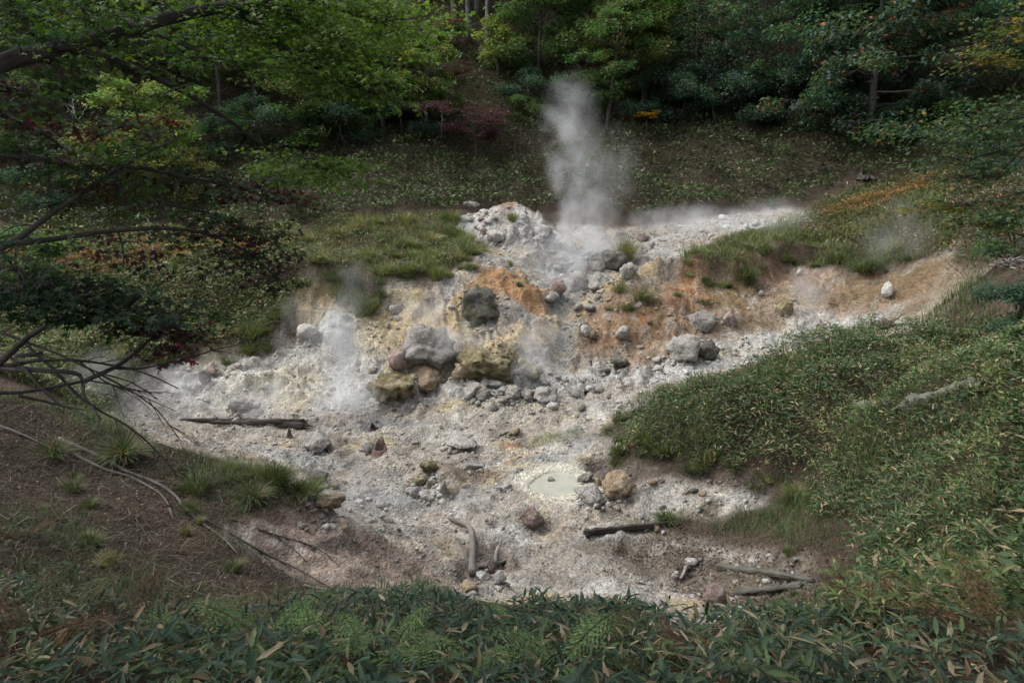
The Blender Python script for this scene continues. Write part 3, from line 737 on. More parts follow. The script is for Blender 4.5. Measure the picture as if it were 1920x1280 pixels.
for (box, cnt, (s0, s1), mks, lb, gr) in SETS:
    k = 0; tries = 0
    while k < cnt and tries < cnt*8:
        tries += 1
        u, v = random.uniform(box[0], box[2]), random.uniform(box[1], box[3]); p = G(u, v)
        if bare_at(p[0], p[1]) < .5 or abs(p[0]-POOL[0]) < 1.1 and abs(p[1]-POOL[1]) < 1.2: continue
        s = s0 + (s1-s0)*random.random()**1.8; mk = random.choice(mks)
        ob('loose_stone', random.choice(smesh[mk]), None, (p[0], p[1], p[2]+s*.22), (random.uniform(-.4, .4), random.uniform(-.4, .4), random.uniform(0, 6.3)),
           (s*random.uniform(.8, 1.3), s*random.uniform(.7, 1.1), s*random.uniform(.5, .85)), TONE[mk]+(' small ' if s < s0+.25*(s1-s0) else ' mid sized ' if s < s0+.6*(s1-s0) else ' large ')+lb, 'stone', gr)
        k += 1
# grit and pebbles nobody could count
def build_pebbles():
    n = 11500
    x, y = rng.uniform(-13, 14, n*3), rng.uniform(10.5, 37, n*3)
    keep = (rng.random(n*3) < bare_at(x, y)*(.25+.75*sstep(-.2, .4, fbm(x, y, .8, 4, 61)))) & (np.hypot((x-POOL[0])/.9, (y-POOL[1])/1.05) > 1.15)
    x, y = x[keep][:n], y[keep][:n]; n = len(x)
    s = (.012 + .05*rng.random(n)**3.2)*(.7+.025*y)
    for (cx, cy_, W_, D_) in ROCKPOS:                       # rubble banked round the foot of every boulder
        m = int(26+60*W_); a_ = rng.uniform(0, 6.28, m); q_ = rng.uniform(.8, 1.35, m)**1.0
        x = np.r_[x, cx+np.cos(a_)*W_*q_]; y = np.r_[y, cy_+np.sin(a_)*D_*q_]; s = np.r_[s, (.025+.11*rng.random(m)**2.5)*(.6+.5*W_)]
    n = len(x); z = H(x, y)
    s *= np.where(rust_at(x, y) > .5, .7, 1.0)
    c = np.stack([bil(FX, FY, gcol[..., k], x, y) for k in range(3)], -1)
    g = c.mean(1, keepdims=True); tone = rng.uniform(.7, 1.45, (n, 1))
    c = np.clip((c*.5+g*.5*np.array([1.02, 1.0, .97]))*tone + .05*rng.random((n, 1)), .03, .66)
    D, F = ICO[1]
    a = rng.uniform(0, 6.28, n); ca, sa = np.cos(a), np.sin(a)
    st = np.stack([s*rng.uniform(.8, 1.5, n), s*rng.uniform(.7, 1.2, n), s*rng.uniform(.4, .9, n)], -1)
    J = D[None]*rng.uniform(.72, 1.15, (n, len(D), 1))*st[:, None, :]
    X = J[..., 0]*ca[:, None]-J[..., 1]*sa[:, None]; Y = J[..., 0]*sa[:, None]+J[..., 1]*ca[:, None]
    V = np.stack([X+x[:, None], Y+y[:, None], J[..., 2]+(z+s*.15)[:, None]], -1).reshape(-1, 3)
    FF = (F[None]+(np.arange(n)*len(D))[:, None, None]).reshape(-1, 3)
    ob('pebbles', mesh_np('pebbles', V, FF, M['ground'], np.repeat(c, len(D), 0)), label='grit and pebbles strewn over the bare basin', cat='gravel', kind='stuff')
build_pebbles()

# ---------------------------------------------------------------- wood: tubes swept along a path
def tube(pts, rad, seg=8, rough=.12, seed=0, cap=True):
    P = np.array(pts, float); rad = np.asarray(rad, float); n = len(P)
    T = np.gradient(P, axis=0); T /= np.linalg.norm(T, axis=1)[:, None]+1e-9
    up = np.array([0, 0, 1.0]) if abs(T[0, 2]) < .9 else np.array([1.0, 0, 0])
    A = np.cross(T, up); A /= np.linalg.norm(A, axis=1)[:, None]+1e-9; Bv = np.cross(A, T)
    th = np.linspace(0, 2*math.pi, seg, endpoint=False)
    r = np.random.default_rng(seed)
    fl = 1+rough*r.normal(size=(1, seg))*.7+rough*.5*r.normal(size=(n, seg))
    R = rad[:, None]*fl
    V = P[:, None]+R[..., None]*(np.cos(th)[None, :, None]*A[:, None]+np.sin(th)[None, :, None]*Bv[:, None])
    i = np.arange(n-1)[:, None]*seg; j = np.arange(seg)[None, :]; j2 = (j+1) % seg
    F = np.stack([i+j, i+j2, i+seg+j2, i+seg+j], -1).reshape(-1, 4)
    d = np.r_[0, np.cumsum(np.linalg.norm(np.diff(P, axis=0), axis=1))]
    AL = np.stack([np.broadcast_to(np.cos(th), (n, seg)), np.broadcast_to(np.sin(th), (n, seg)), np.broadcast_to(d[:, None], (n, seg))], -1).reshape(-1, 3).copy()
    V = V.reshape(-1, 3)
    if cap:
        V = np.vstack([V, P[0], P[-1]]); AL = np.vstack([AL, [0, 0, 0], [0, 0, d[-1]]]); m = n*seg
        c0 = np.array([[m, k2, k1, m] for k1, k2 in zip(range(seg), [(k+1) % seg for k in range(seg)])])
        c1 = np.array([[m+1, (n-1)*seg+k1, (n-1)*seg+k2, m+1] for k1, k2 in zip(range(seg), [(k+1) % seg for k in range(seg)])])
        F = np.vstack([F, c0[:, [0, 1, 2, 2]], c1[:, [0, 1, 2, 2]]])
    return V, F, AL
def join(parts):
    V, F, A, o = [], [], [], 0
    for v, f, a in parts:
        V.append(v); F.append(f+o); A.append(a); o += len(v)
    return np.vstack(V), np.vstack(F), np.vstack(A)
def clean_quads(V, F):        # caps are stored as degenerate quads: split everything into triangles
    t1, t2 = F[:, [0, 1, 2]], F[:, [0, 2, 3]]
    t2 = t2[(t2[:, 1] != t2[:, 2]) & (t2[:, 0] != t2[:, 2])]
    return np.vstack([t1, t2])
def wood(name, parts, mat, **kw):
    V, F, A = join(parts)
    return ob(name, mesh_np(name, V, clean_quads(V, F), mat, smooth=True, along=A), **kw)
def resample(P, step):
    P = np.array(P, float); d = np.r_[0, np.cumsum(np.linalg.norm(np.diff(P, axis=0), axis=1))]
    n = max(4, int(d[-1]/step)+1); t = np.linspace(0, d[-1], n)
    Q = np.stack([np.interp(t, d, P[:, k]) for k in range(P.shape[1])], -1)
    for _ in range(2):
        Q[1:-1] = .25*Q[:-2]+.5*Q[1:-1]+.25*Q[2:]
    return Q
def unit3(a): return a/(np.linalg.norm(a)+1e-9)
def log(u0, v0, u1, v1, r0, r1, mat, label, name='log', lift=.5, cat='log', bend=.04, seed=1, sub=()):
    a, b = G(u0, v0), G(u1, v1); n = 18; t = np.linspace(0, 1, n)[:, None]
    P = a*(1-t)+b*t; R = r0*(1-t[:, 0])+r1*t[:, 0]
    r = np.random.default_rng(seed)
    P[:, 0] += bend*np.sin(t[:, 0]*5+seed); P[:, 1] += bend*np.cos(t[:, 0]*4+seed)
    g = H(P[:, 0], P[:, 1]); ln = np.polyfit(t[:, 0], g, 1); base = np.polyval(ln, t[:, 0])
    P[:, 2] = np.maximum(base + np.quantile(g-base, .7), base) + R*lift + bend*.4*np.sin(t[:, 0]*7+seed*2)
    parts = [tube(P, R*(1+.13*r.normal(size=n)), 14, .22, seed)]
    for (k, L, ang, rr) in sub:      # broken side stubs
        i = int(k*(n-1)); d = np.array([math.cos(ang)*.7, math.sin(ang)*.5, .6]); q = np.linspace(0, 1, 5)[:, None]
        parts.append(tube(P[i]+d*L*q, rr*(1-.7*q[:, 0]), 6, .15, seed+i))
    for e, sg in ((0, -1), (n-1, 1)):     # splintered ends
        ax = unit3(P[e]-P[e-sg*2]) if sg > 0 else unit3(P[0]-P[2])
        for q0 in range(5):
            o = r.normal(0, .45, 3)*R[e]; q = np.linspace(0, 1, 4)[:, None]
            parts.append(tube(P[e]+o-ax*.03+ax*R[e]*r.uniform(.6, 2.2)*q, np.linspace(R[e]*.4, R[e]*.06, 4), 5, .2, seed+q0))
    return wood(name, parts, M[mat], label=label, cat=cat)
log(1098,1004,1262,984,.088,.06,'wetwood','dark fallen log with a split end lying across the basin floor',seed=3,lift=.7,bend=.015)
log(345,795,578,803,.05,.10,'wetwood','long black rotten log lying at the foot of the white slope',seed=5,lift=.35,bend=.05,sub=((.5,.4,2.6,.04),(.3,.35,3.0,.03)))
log(395,800,570,796,.06,.08,'wetwood','short black rotten log lying on top of the long one',seed=8,lift=1.6,bend=.03)
log(1350,1072,1525,1088,.075,.055,'greenwood','grey green weathered log among brown litter',seed=11,bend=.02)
log(1382,1112,1505,1096,.05,.06,'greenwood','shorter mossy log below the grey green weathered log',seed=12,bend=.015)
log(1590,757,1700,775,.10,.12,'greenwood','old mossy log half hidden in the right hand bamboo grass',seed=15,lift=1.0,bend=.04)
log(1690,778,1830,742,.13,.16,'greenwood','thicker mossy trunk lying higher in the right hand bamboo grass',seed=16,lift=.9,bend=.04)
log(1640,598,1725,592,.12,.08,'wetwood','dark driftwood log at the end of the right scree arm',seed=18,lift=.6)
log(918,1074,948,1052,.05,.035,'wetwood','short dark log end in the small gully',seed=21,lift=1.0)
log(1005,218,1195,165,.16,.20,'greenwood','leaning moss covered trunk on the far green slope',seed=22,lift=2.5)
log(830,445,872,452,.05,.03,'silver','bleached stick on the bank of the far terrace',name='stick',seed=26,cat='stick')
log(935,815,968,808,.03,.015,'wetwood','thin dark stick beside the red earth',name='stick',seed=27,cat='stick')
log(1120,960,1150,938,.04,.02,'wetwood','thin broken branch in front of the low pale rubble block',name='stick',seed=28,cat='stick',lift=1.2)

def ground_path(pts, lift=.03):
    return np.array([G(u, v)+np.array([0, 0, lift]) for u, v in pts])
def branch_on_ground(name, pts, r0, r1, mat, label, twigs=(), seed=1, lift=.03, cat='branch'):
    P = resample(ground_path(pts, lift), .15); n = len(P); R = np.linspace(r0, r1, n)
    parts = [tube(P, R, 8, .12, seed)]
    for tp, a, b in twigs:
        Q = resample(ground_path(tp, lift), .12); parts.append(tube(Q, np.linspace(a, b, len(Q)), 6, .1, seed+len(parts)))
    return wood(name, parts, M[mat], label=label, cat=cat)
branch_on_ground('driftwood', [(842,975),(862,985),(880,990),(886,1010),(888,1035),(884,1060),(886,1082)], .05, .085, 'weathered', 'twisted driftwood trunk running down into the small gully',
   twigs=[([(884,1000),(872,1000),(860,995)], .035, .012), ([(887,1050),(896,1070),(893,1085)], .04, .02)], seed=31, lift=.08, cat='driftwood')
branch_on_ground('driftwood_root', [(934,1030),(930,1040),(926,1052),(930,1062)], .03, .045, 'silver', 'silvery root stub standing in the small gully', seed=32, lift=.08, cat='driftwood')
branch_on_ground('driftwood_root', [(912,985),(916,968),(920,990)], .05, .03, 'silver', 'pale root knee above the small gully', seed=33, lift=.12, cat='driftwood')
branch_on_ground('fallen_branch', [(110,824),(168,850),(202,863),(232,885),(289,904),(332,931),(339,947),(380,984),(420,1011),(447,1041)], .036, .012, 'weathered', 'long grey fallen branch curving down the left bank',
   twigs=[([(140,855),(200,885),(240,893),(300,925),(318,950)], .03, .012), ([(318,955),(325,975)], .02, .01), ([(232,885),(262,880),(285,890)], .012, .004), ([(289,904),(320,905),(345,915)], .012, .004), ([(202,863),(215,880),(205,900)], .012, .004), ([(380,984),(400,985),(425,980)], .01, .003)], seed=34)
branch_on_ground('fallen_branch', [(339,947),(380,974),(453,1015),(504,1045),(551,1065),(611,1099)], .028, .008, 'bark', 'dark forked dead branch trailing down the left bank to the pale scar',
   twigs=[([(440,1010),(500,1060),(530,1085),(560,1110)], .016, .006), ([(500,1045),(525,1075),(528,1100)], .012, .005)], seed=35)
branch_on_ground('fallen_branch', [(430,974),(514,1005),(578,1021),(612,1040),(638,1065)], .018, .006, 'bark', 'thin dark dead branch lying over the pale scar on the left bank',
   twigs=[([(512,1004),(550,1030),(575,1055)], .012, .005)], seed=36)
branch_on_ground('fallen_branch', [(-20,795),(0,801),(50,820),(111,850)], .03, .016, 'weathered', 'short grey dead branch at the top of the left bank', seed=37)
branch_on_ground('fallen_branch', [(570,1100),(600,1106),(632,1112)], .02, .01, 'silver', 'little pale split branch at the foot of the left bank', seed=38)
branch_on_ground('dead_root', [(1276,1090),(1283,1078),(1286,1068)], .03, .04, 'silver', 'white root piece sticking from the grit', seed=39, cat='root', lift=.08)

# splintered stumps
def stump(u, v, w, h, mat, label, seed, hollow=True):
    p = G(u, v); k = PXM(p); W, Hh = w/k/2, h/k
    r = random.Random(seed); seg, parts = 14, []
    root = ob('stump', None, None, (p[0], p[1], p[2]-.05), (0, 0, r.random()), label=label, cat='stump')
    th = np.linspace(0, 2*math.pi, seg, endpoint=False)
    top = np.array([Hh*(.35+.65*max(0, math.cos(t-1.2))**2)*r.uniform(.8, 1.1) for t in th])
    V = []
    for f, rr in ((0, 1.25), (.25, 1.0), (.6, .85), (1, .72)):
        V += [(W*rr*math.cos(t), W*rr*math.sin(t)*.8, top[i]*f) for i, t in enumerate(th)]
    for f, rr in ((1, .55), (.5, .5), (.05, .4)):
        V += [(W*rr*math.cos(t), W*rr*math.sin(t)*.8, top[i]*f) for i, t in enumerate(th)]
    F = [(a*seg+i, a*seg+(i+1) % seg, (a+1)*seg+(i+1) % seg, (a+1)*seg+i) for a in range(6) for i in range(seg)]
    V = np.array(V); al = np.c_[V[:, 0]/W, V[:, 1]/W, V[:, 2]]
    ob('trunk_shell', mesh_np('trunk_shell', V, np.array(F), M[mat], smooth=False, along=al), root)
    for i in range(3):
        a = r.uniform(0, 6.28); q = np.linspace(0, 1, 6)[:, None]; d = np.array([math.cos(a), math.sin(a)*.8, 0])
        P = d*(W*.9+W*1.5*q); P[:, 2] = .12*Hh*(1-q[:, 0]**1.5)+.02
        v_, f_, a_ = tube(P, np.linspace(W*.3, W*.08, 6), 7, .15, seed+i)
        ob('root', mesh_np('root', v_, clean_quads(v_, f_), M[mat], smooth=True, along=a_), root)
    return root
stump(712,850,34,36,'redwood','splintered reddish stump with pale inner wood on the basin floor',51)
stump(700,806,18,16,'wetwood','small dark stump remnant above the splintered reddish stump',52)
stump(543,822,14,24,'redwood','thin broken stump spike near the long black log',53)
stump(1625,334,40,20,'wetwood','dark broken stump at the top of the brown fern slope',54)
# ---------------------------------------------------------------- leaf builders
def unit(a): return a/(np.linalg.norm(a, axis=-1, keepdims=True)+1e-9)
T_DIAMOND = (np.array([(0,0,0), (.42,.5,.05), (1,0,-.06), (.42,-.5,.05)]), np.array([(0,1,2,3)]))
T_SASA = (np.array([(0,0,0), (.3,.5,.05), (.34,0,0), (.3,-.5,.05), (.68,.34,.02), (.7,0,-.03), (.68,-.34,.02), (1,0,-.14)]),
          np.array([(0,2,1),(0,3,2),(1,2,5),(1,5,4),(2,3,6),(2,6,5),(4,5,7),(5,6,7)]))
T_SASA5 = (np.array([(0,0,0), (.38,.5,.06), (.42,0,0), (.38,-.5,.06), (1,0,-.12)]), np.array([(0,2,1),(0,3,2),(1,2,4),(2,3,4)]))
T_BLADE = (np.array([(0,.5,0), (0,-.5,0), (.5,.40,.10), (.5,-.40,.10), (1,0,-.22)]), np.array([(0,1,3),(0,3,2),(2,3,4)]))
T_BLADE1 = (np.array([(0,.5,0), (0,-.5,0), (1,0,-.05)]), np.array([(0,1,2)]))
def _palm():
    pts = [(0.0, 0.0, 0)]
    tips = [(-112, .52), (-58, .80), (0, 1.0), (58, .80), (112, .52)]
    rim = []
    for i, (a, r) in enumerate(tips):
        a = math.radians(a); rim.append((r*math.cos(a), r*math.sin(a), -.10*r))
        if i < 4:
            b = math.radians((tips[i][0]+tips[i+1][0])/2); rim.append((.40*math.cos(b), .40*math.sin(b), .03))
    rim.append((-.10, .10, 0)); rim.insert(0, (-.10, -.10, 0))
    V = np.array(pts+rim); V[:, 0] += .1
    F = np.array([(0, i, i+1) for i in range(1, len(V)-1)])
    V[:, 1] *= .62        # width scale is applied as W = 1.6 L
    return V, F
T_MAPLE = _palm()
def leaves(C, D, Nn, L, W, T, col):
    """C centres, D direction, Nn rough normal, L length, W width, T template, col per leaf"""
    D = unit(D); S = unit(np.cross(Nn, D)); U = np.cross(D, S)
    tv, tf = T; n, m = len(C), len(tv)
    V = C[:, None]+L[:, None, None]*(tv[None, :, :1]*D[:, None]+tv[None, :, 2:]*U[:, None])+W[:, None, None]*tv[None, :, 1:2]*S[:, None]
    F = (tf[None]+(np.arange(n)*m)[:, None, None]).reshape(-1, tf.shape[1])
    return V.reshape(-1, 3), F, np.repeat(col, m, 0)
def merge(parts):
    V, F, Cc, o = [], [], [], 0
    for v, f, c in parts:
        if f.shape[1] == 4 : f = np.vstack([f[:, [0, 1, 2]], f[:, [0, 2, 3]]])
        V.append(v); F.append(f+o); Cc.append(c); o += len(v)
    return np.vstack(V), np.vstack(F), np.vstack(Cc)
def pick(r, n, pal):
    w = np.array([p[0] for p in pal], float); i = r.choice(len(pal), n, p=w/w.sum())
    c = np.array([p[1] for p in pal])[i]
    return np.clip(c*r.uniform(.72, 1.3, (n, 1))*r.uniform(.92, 1.08, (n, 3)), .008, .7)
PAL_SASA = [(5, (.048,.088,.038)), (4, (.070,.115,.044)), (2, (.105,.150,.055)), (2.0, (.30,.245,.15)), (1.0, (.15,.12,.06))]
PAL_SASA_DK = [(6, (.042,.074,.050)), (4, (.055,.090,.050)), (1.3, (.27,.225,.15)), (.8, (.14,.11,.06))]
PAL_SLOPE = [(5, (.060,.085,.038)), (4, (.080,.105,.042)), (1.5, (.115,.13,.055)), (2.2, (.31,.265,.17)), (1.6, (.14,.095,.05))]
PAL_BACK = [(6, (.036,.060,.025)), (5, (.050,.076,.029)), (2, (.072,.098,.038)), (.9, (.20,.175,.115)), (1.3, (.075,.056,.034))]
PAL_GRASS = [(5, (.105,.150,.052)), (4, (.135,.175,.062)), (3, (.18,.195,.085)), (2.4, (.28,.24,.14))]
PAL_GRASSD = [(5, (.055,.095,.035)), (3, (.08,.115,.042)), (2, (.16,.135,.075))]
PAL_BRACKEN = [(5, (.27,.145,.062)), (3, (.20,.105,.05)), (2, (.33,.21,.10)), (1.2, (.10,.12,.045))]
PAL_LITTER = [(5, (.085,.058,.042)), (3, (.12,.082,.058)), (2, (.06,.042,.032)), (.8, (.24,.19,.14)), (.4, (.18,.085,.04))]

VEG = 1-BARE
def scatter_xy(n, box, mask=None, power=1.0):
    x0, y0, x1, y1 = box; x = rng.uniform(x0, x1, n); y = rng.uniform(y0, y1, n)
    if mask is not None:
        k = rng.random(n) < bil(FX, FY, mask, x, y)**power; x, y = x[k], y[k]
    return x, y
def cover(name, x, y, T, pal, L, W, h, up=.5, label='', mat='sasa', cat='undergrowth', clump=1.2, hmin=.05, lean=None, seed=70, hi=None, tvar=.35):
    """ground cover of loose leaves standing h metres over the soil; heights follow mounded clumps"""
    n = len(x); z = H(x, y)
    cl = .5+.75*fbm(x, y, clump, 3, seed)
    hh = hmin+(h*np.clip(cl, .12, 1.1))*(1-rng.random(n)**2.0*.75)
    if hi is not None: hh = hh*hi(x, y)
    a = rng.uniform(0, 6.283, n); el = rng.normal(up, .38, n)
    D = np.stack([np.cos(a)*np.cos(el), np.sin(a)*np.cos(el), np.sin(el)], -1)
    Nn = unit(np.stack([rng.normal(0, .45, n), rng.normal(0, .45, n), np.ones(n)], -1))
    l = rng.uniform(*L, n); w = l*rng.uniform(*W, n)
    tone = (.82+tvar*np.clip(fbm(x, y, .7, 3, seed+1)+.3, -.6, 1))[:, None]
    V, F, c = leaves(np.stack([x, y, z+hh], -1), D, Nn, l, w, T, pick(rng, n, pal)*tone)
    return ob(name, mesh_np(name, V, F, M[mat], c), label=label, cat=cat, kind='stuff')

def blades(name, x, y, L, W, pal, label, lean=.45, kind='stuff', T=T_BLADE, cat='grass', mat='grass', zoff=0, tone_seed=91):
    n = len(x); z = H(x, y)+zoff
    a = rng.uniform(0, 6.283, n); th = np.abs(rng.normal(0, lean, n))
    nn = nrm(x, y); up = unit(nn*.4+np.array([0, 0, .8]))
    D = unit(up + np.stack([np.cos(a)*np.tan(np.clip(th, 0, 1.2)), np.sin(a)*np.tan(np.clip(th, 0, 1.2)), -.25*th], -1))
    Nn = np.stack([-np.cos(a), -np.sin(a), np.full(n, .6)], -1)
    l = rng.uniform(*L, n)*(.35+1.2*np.clip(.45+.9*fbm(x, y, 1.3, 3, tone_seed), 0, 1)); w = np.full(n, W)*rng.uniform(.7, 1.3, n)
    tone = (.8+.4*np.clip(fbm(x, y, .6, 3, tone_seed+1)+.35, -.2, 1))[:, None]
    V, F, c = leaves(np.stack([x, y, z], -1), D, Nn, l, w, T, pick(rng, n, pal)*tone)
    return V, F, c
def turf(name, x, y, L, W, pal, label, **kw):
    V, F, c = blades(name, x, y, L, W, pal, label, **kw)
    return ob(name, mesh_np(name, V, F, M['grass'], c), label=label, cat='grass', kind='stuff')
def sub_zone(pts, soft=.4, wob=.5, seed=21): return zone(pts, soft, wob, seed)*VEG
# right hand hump of bamboo grass
Z_HUMP = sub_zone([(1150,800),(1215,755),(1300,725),(1400,690),(1500,650),(1620,628),(1750,620),(1920,600),(2250,540),(2700,560),(2700,1290),(1380,1290),(1430,1225),(1610,1160),(1650,1050),(1560,965),(1500,890),(1200,872),(1150,860)], .3, .6)
x, y = scatter_xy(228000, (1, 4.5, 17.5, 21.5), Z_HUMP)
k = np.hypot(x, y) > 5.2; x, y = x[k], y[k]
pt = fbm(x, y, .33, 3, 201)+.06*(y-15)*-.0+.10*(3.5-np.abs(x-4))*.3; big = fbm(x, y, .8, 3, 202) > .05
k = pt > .05+.15*rng.normal(size=len(x)); kk = k & ~big
PAL_NOSE = [(5, (.092,.138,.044)), (4, (.12,.165,.052)), (2, (.155,.19,.07)), (2.4, (.30,.25,.15)), (1.0, (.16,.12,.06))]
k1 = k & ~(x > .72*y+.5)
cover('bamboo_grass_cover', x[k1], y[k1], T_SASA5, PAL_NOSE, (.07,.155), (.2,.3), .72, .3, 'lighter yellow green bamboo grass patches on the right hand hump', clump=1.2, seed=203)
e_ = (x > .72*y+.5); o_ = e_ & (rng.random(len(x)) < .6)
cover('bamboo_grass_cover', x[o_], y[o_], T_DIAMOND, PAL_SASA, (.11,.22), (.22,.32), .7, .15, 'bamboo grass running on up the right hand bank', clump=.9, seed=207)
k = k | e_
cover('bamboo_grass_cover', x[~k], y[~k], T_SASA5, PAL_SASA, (.085,.19), (.18,.27), .80, .15, 'dense deep green bamboo grass covering the right hand hump', clump=.9)
x, y = scatter_xy(34000, (1, 9, 15, 21.5), Z_HUMP*sstep(.0, .3, fbm(ZX, ZY, .45, 4, 205)))
turf('grass_cover', x, y, (.25,.75), .014, PAL_GRASSD+[(2, (.12,.155,.06))], 'grass blades growing through the bamboo grass of the right hand hump', lean=.6, zoff=.15)
# far slope
Z_BACK = np.clip(zone([(560,430),(700,400),(830,400),(900,392),(1250,408),(1480,385),(1600,340),(1800,330),(1990,300),(1990,150),(-80,150),(-80,420),(300,420)], .6, .8, 25)*VEG, 0, 1)
x = rng.uniform(-40, 42, 275000); y = rng.uniform(33, 68, 275000)
k = (bil(FX, FY, Z_BACK, x, y) > rng.random(len(x))) | ((y > 40) & (bil(FX, FY, BARE, x, y) < .3)) | ((np.abs(x) > 23) & (rng.random(len(x)) < .5))
k &= (y < 56) | (rng.random(len(x)) < .5)
x, y = x[k], y[k]
cover('bamboo_grass_cover', x, y, T_DIAMOND, PAL_BACK, (.16,.34), (.24,.36), 1.15, .3, 'low bamboo grass clothing the far steep hillside', clump=.75, seed=73, tvar=.75)
# left terraces
Z_LEFT = sub_zone([(-60,440),(150,420),(400,430),(560,430),(560,520),(545,590),(470,645),(400,645),(260,690),(100,760),(-60,745)])
x, y = scatter_xy(160000, (-24, 19, -6, 38), Z_LEFT)
cover('bamboo_grass_cover', x, y, T_DIAMOND, [(5, (.085,.125,.048)), (4, (.115,.155,.058)), (2.5, (.15,.18,.075)), (1.8, (.31,.265,.17)), (1.4, (.17,.11,.06))], (.12,.22), (.24,.34), .5, .35, 'pale bamboo grass on the left terrace beyond the white slope', clump=.9, seed=76)
# cut mound turf
Z_MOUND = np.clip(zone([(560,515),(570,440),(620,410),(750,395),(830,405),(890,470),(850,505),(740,525),(700,570),(640,530)], .25, .25, 27), 0, 1)
x, y = scatter_xy(90000, (-12, 25, 0, 40), Z_MOUND*np.clip(.5+1.3*fbm(ZX, ZY, .9, 4, 66), .1, 1))
turf('grass_cover', x[:52000], y[:52000], (.14,.42), .020, PAL_GRASS+[(1.6, (.24,.14,.07))], 'rough green turf capping the cut mound', lean=.95)
x, y = scatter_xy(60000, (-12, 25, 0, 40), Z_MOUND*sstep(-.05, .35, fbm(ZX, ZY, .7, 4, 63)))
cover('bamboo_grass_cover', x, y, T_DIAMOND, PAL_SLOPE+[(3, (.13,.16,.06))], (.08,.17), (.2,.32), .42, .35, 'low leafy clumps scattered over the cut mound', clump=1.3, seed=64)
# grass brow of the right slope and terraces to its right
Z_BROW = np.clip(zone([(1275,497),(1300,470),(1380,440),(1520,395),(1620,350),(1760,330),(1800,430),(1780,465),(1620,500),(1480,478),(1440,465),(1400,505),(1340,505)], .2, .2, 28), 0, 1)
x, y = scatter_xy(100000, (7, 23, 22, 42), Z_BROW)
turf('grass_cover', x, y, (.15,.4), .024, PAL_GRASS, 'green grass brow above the rust slope', lean=.6)
x, y = scatter_xy(60000, (9, 23, 25, 42), np.clip(zone([(1500,400),(1620,345),(1780,330),(1960,330),(1960,470),(1780,470),(1640,470),(1500,455)], .4, .6, 29), 0, 1))
cover('bamboo_grass_cover', x, y, T_DIAMOND, PAL_SLOPE+[(2.5, (.20,.115,.06))], (.12,.24), (.2,.3), .45, .35, 'mixed fern and bamboo grass on the right terrace', clump=.8, seed=79)
# bracken, turned rusty
Z_BRK = np.clip(np.maximum.reduce([spot(180,485,3.2,2.2,31), spot(320,470,2.8,1.8,32), spot(410,470,2.2,1.5,33), spot(90,505,2.2,1.6,34), spot(30,550,1.5,1.2,30), spot(1640,385,1.6,1.0,35), spot(1700,360,1.6,1.2,36), spot(1590,400,1.4,.7,37)]), 0, 1)
x = rng.uniform(-24, 26, 900000); y = rng.uniform(24, 42, 900000); k = rng.random(900000) < bil(FX, FY, Z_BRK, x, y); x, y = x[k][:42000], y[k][:42000]
cover('bracken_cover', x, y, T_DIAMOND, PAL_BRACKEN, (.06,.16), (.25,.4), .55, .3, 'rust coloured bracken patches on the terraces', mat='fern', cat='bracken', clump=1.4, seed=82)
# left bank: litter, sparse grass
Z_BANK = sub_zone([(-80,745),(100,760),(240,800),(400,865),(560,945),(560,960),(430,985),(600,1100),(720,1110),(700,1290),(-80,1290)])
x, y = scatter_xy(46000, (-13, 4, 0, 17), Z_BANK)
cover('twig_litter', x[:7000], y[:7000], T_BLADE, [(3, (.13,.11,.095)), (2, (.22,.20,.175)), (3, (.07,.055,.045))], (.08,.38), (.015,.035), .03, .0, 'dead twigs and needles littering the left bank', mat='fern', cat='twig litter', hmin=.012, seed=86)
cover('leaf_litter', x, y, T_DIAMOND, PAL_LITTER, (.02,.085), (.2,.6), .02, .0, 'brown fallen leaves on the left bank', mat='fern', cat='leaf litter', hmin=.008, seed=85)
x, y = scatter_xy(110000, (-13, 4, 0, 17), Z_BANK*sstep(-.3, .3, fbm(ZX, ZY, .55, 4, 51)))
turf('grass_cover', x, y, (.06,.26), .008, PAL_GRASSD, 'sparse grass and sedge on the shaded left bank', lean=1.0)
x, y = scatter_xy(16000, (-13, 8, -3, 17), np.clip(zone([(330,870),(420,850),(540,900),(580,950),(500,960),(380,930)], .3, .4, 52)*VEG + zone([(150,770),(240,790),(260,840),(190,860),(120,800)], .3, .3, 53), 0, 1))
turf('grass_cover', x, y, (.25,.55), .010, PAL_GRASSD, 'longer grass along the edge of the left bank', lean=.85)
# litter at the right front of the basin, and grass by the log
x, y = scatter_xy(22000, (0, 7, 9, 16), zone([(1100,1010),(1280,985),(1480,1000),(1600,1060),(1560,1130),(1420,1160),(1280,1090)], .3, .5, 54)+zone([(1130,880),(1470,880),(1480,905),(1250,900)], .2, .2, 55))
cover('leaf_litter', x, y, T_DIAMOND, PAL_LITTER, (.03,.09), (.25,.7), .02, .0, 'brown fallen leaves around the mossy logs', mat='fern', cat='leaf litter', hmin=.01, seed=88)
x, y = scatter_xy(26000, (2, 9, 9, 17), np.clip(zone([(1200,985),(1280,960),(1380,960),(1480,930),(1500,880),(1620,800),(1640,900),(1600,1010),(1500,1010),(1400,985),(1290,985)], .25, .5, 56), 0, 1))
turf('grass_cover', x, y, (.15,.42), .010, PAL_GRASSD, 'grass fringe between the log and the right hand bamboo grass', lean=.9)
x, y = scatter_xy(22000, (3, 15, 17, 26), np.clip(zone([(1180,770),(1300,715),(1420,680),(1520,648),(1620,620),(1640,640),(1500,665),(1380,705),(1250,760)], .2, .3, 57)+zone([(1720,610),(1790,540),(1870,520),(1880,600),(1820,640),(1730,640)], .3, .4, 58), 0, 1))
turf('grass_cover', x, y, (.25,.6), .013, PAL_GRASSD, 'long grass along the top edge of the right hand hump', lean=.8)
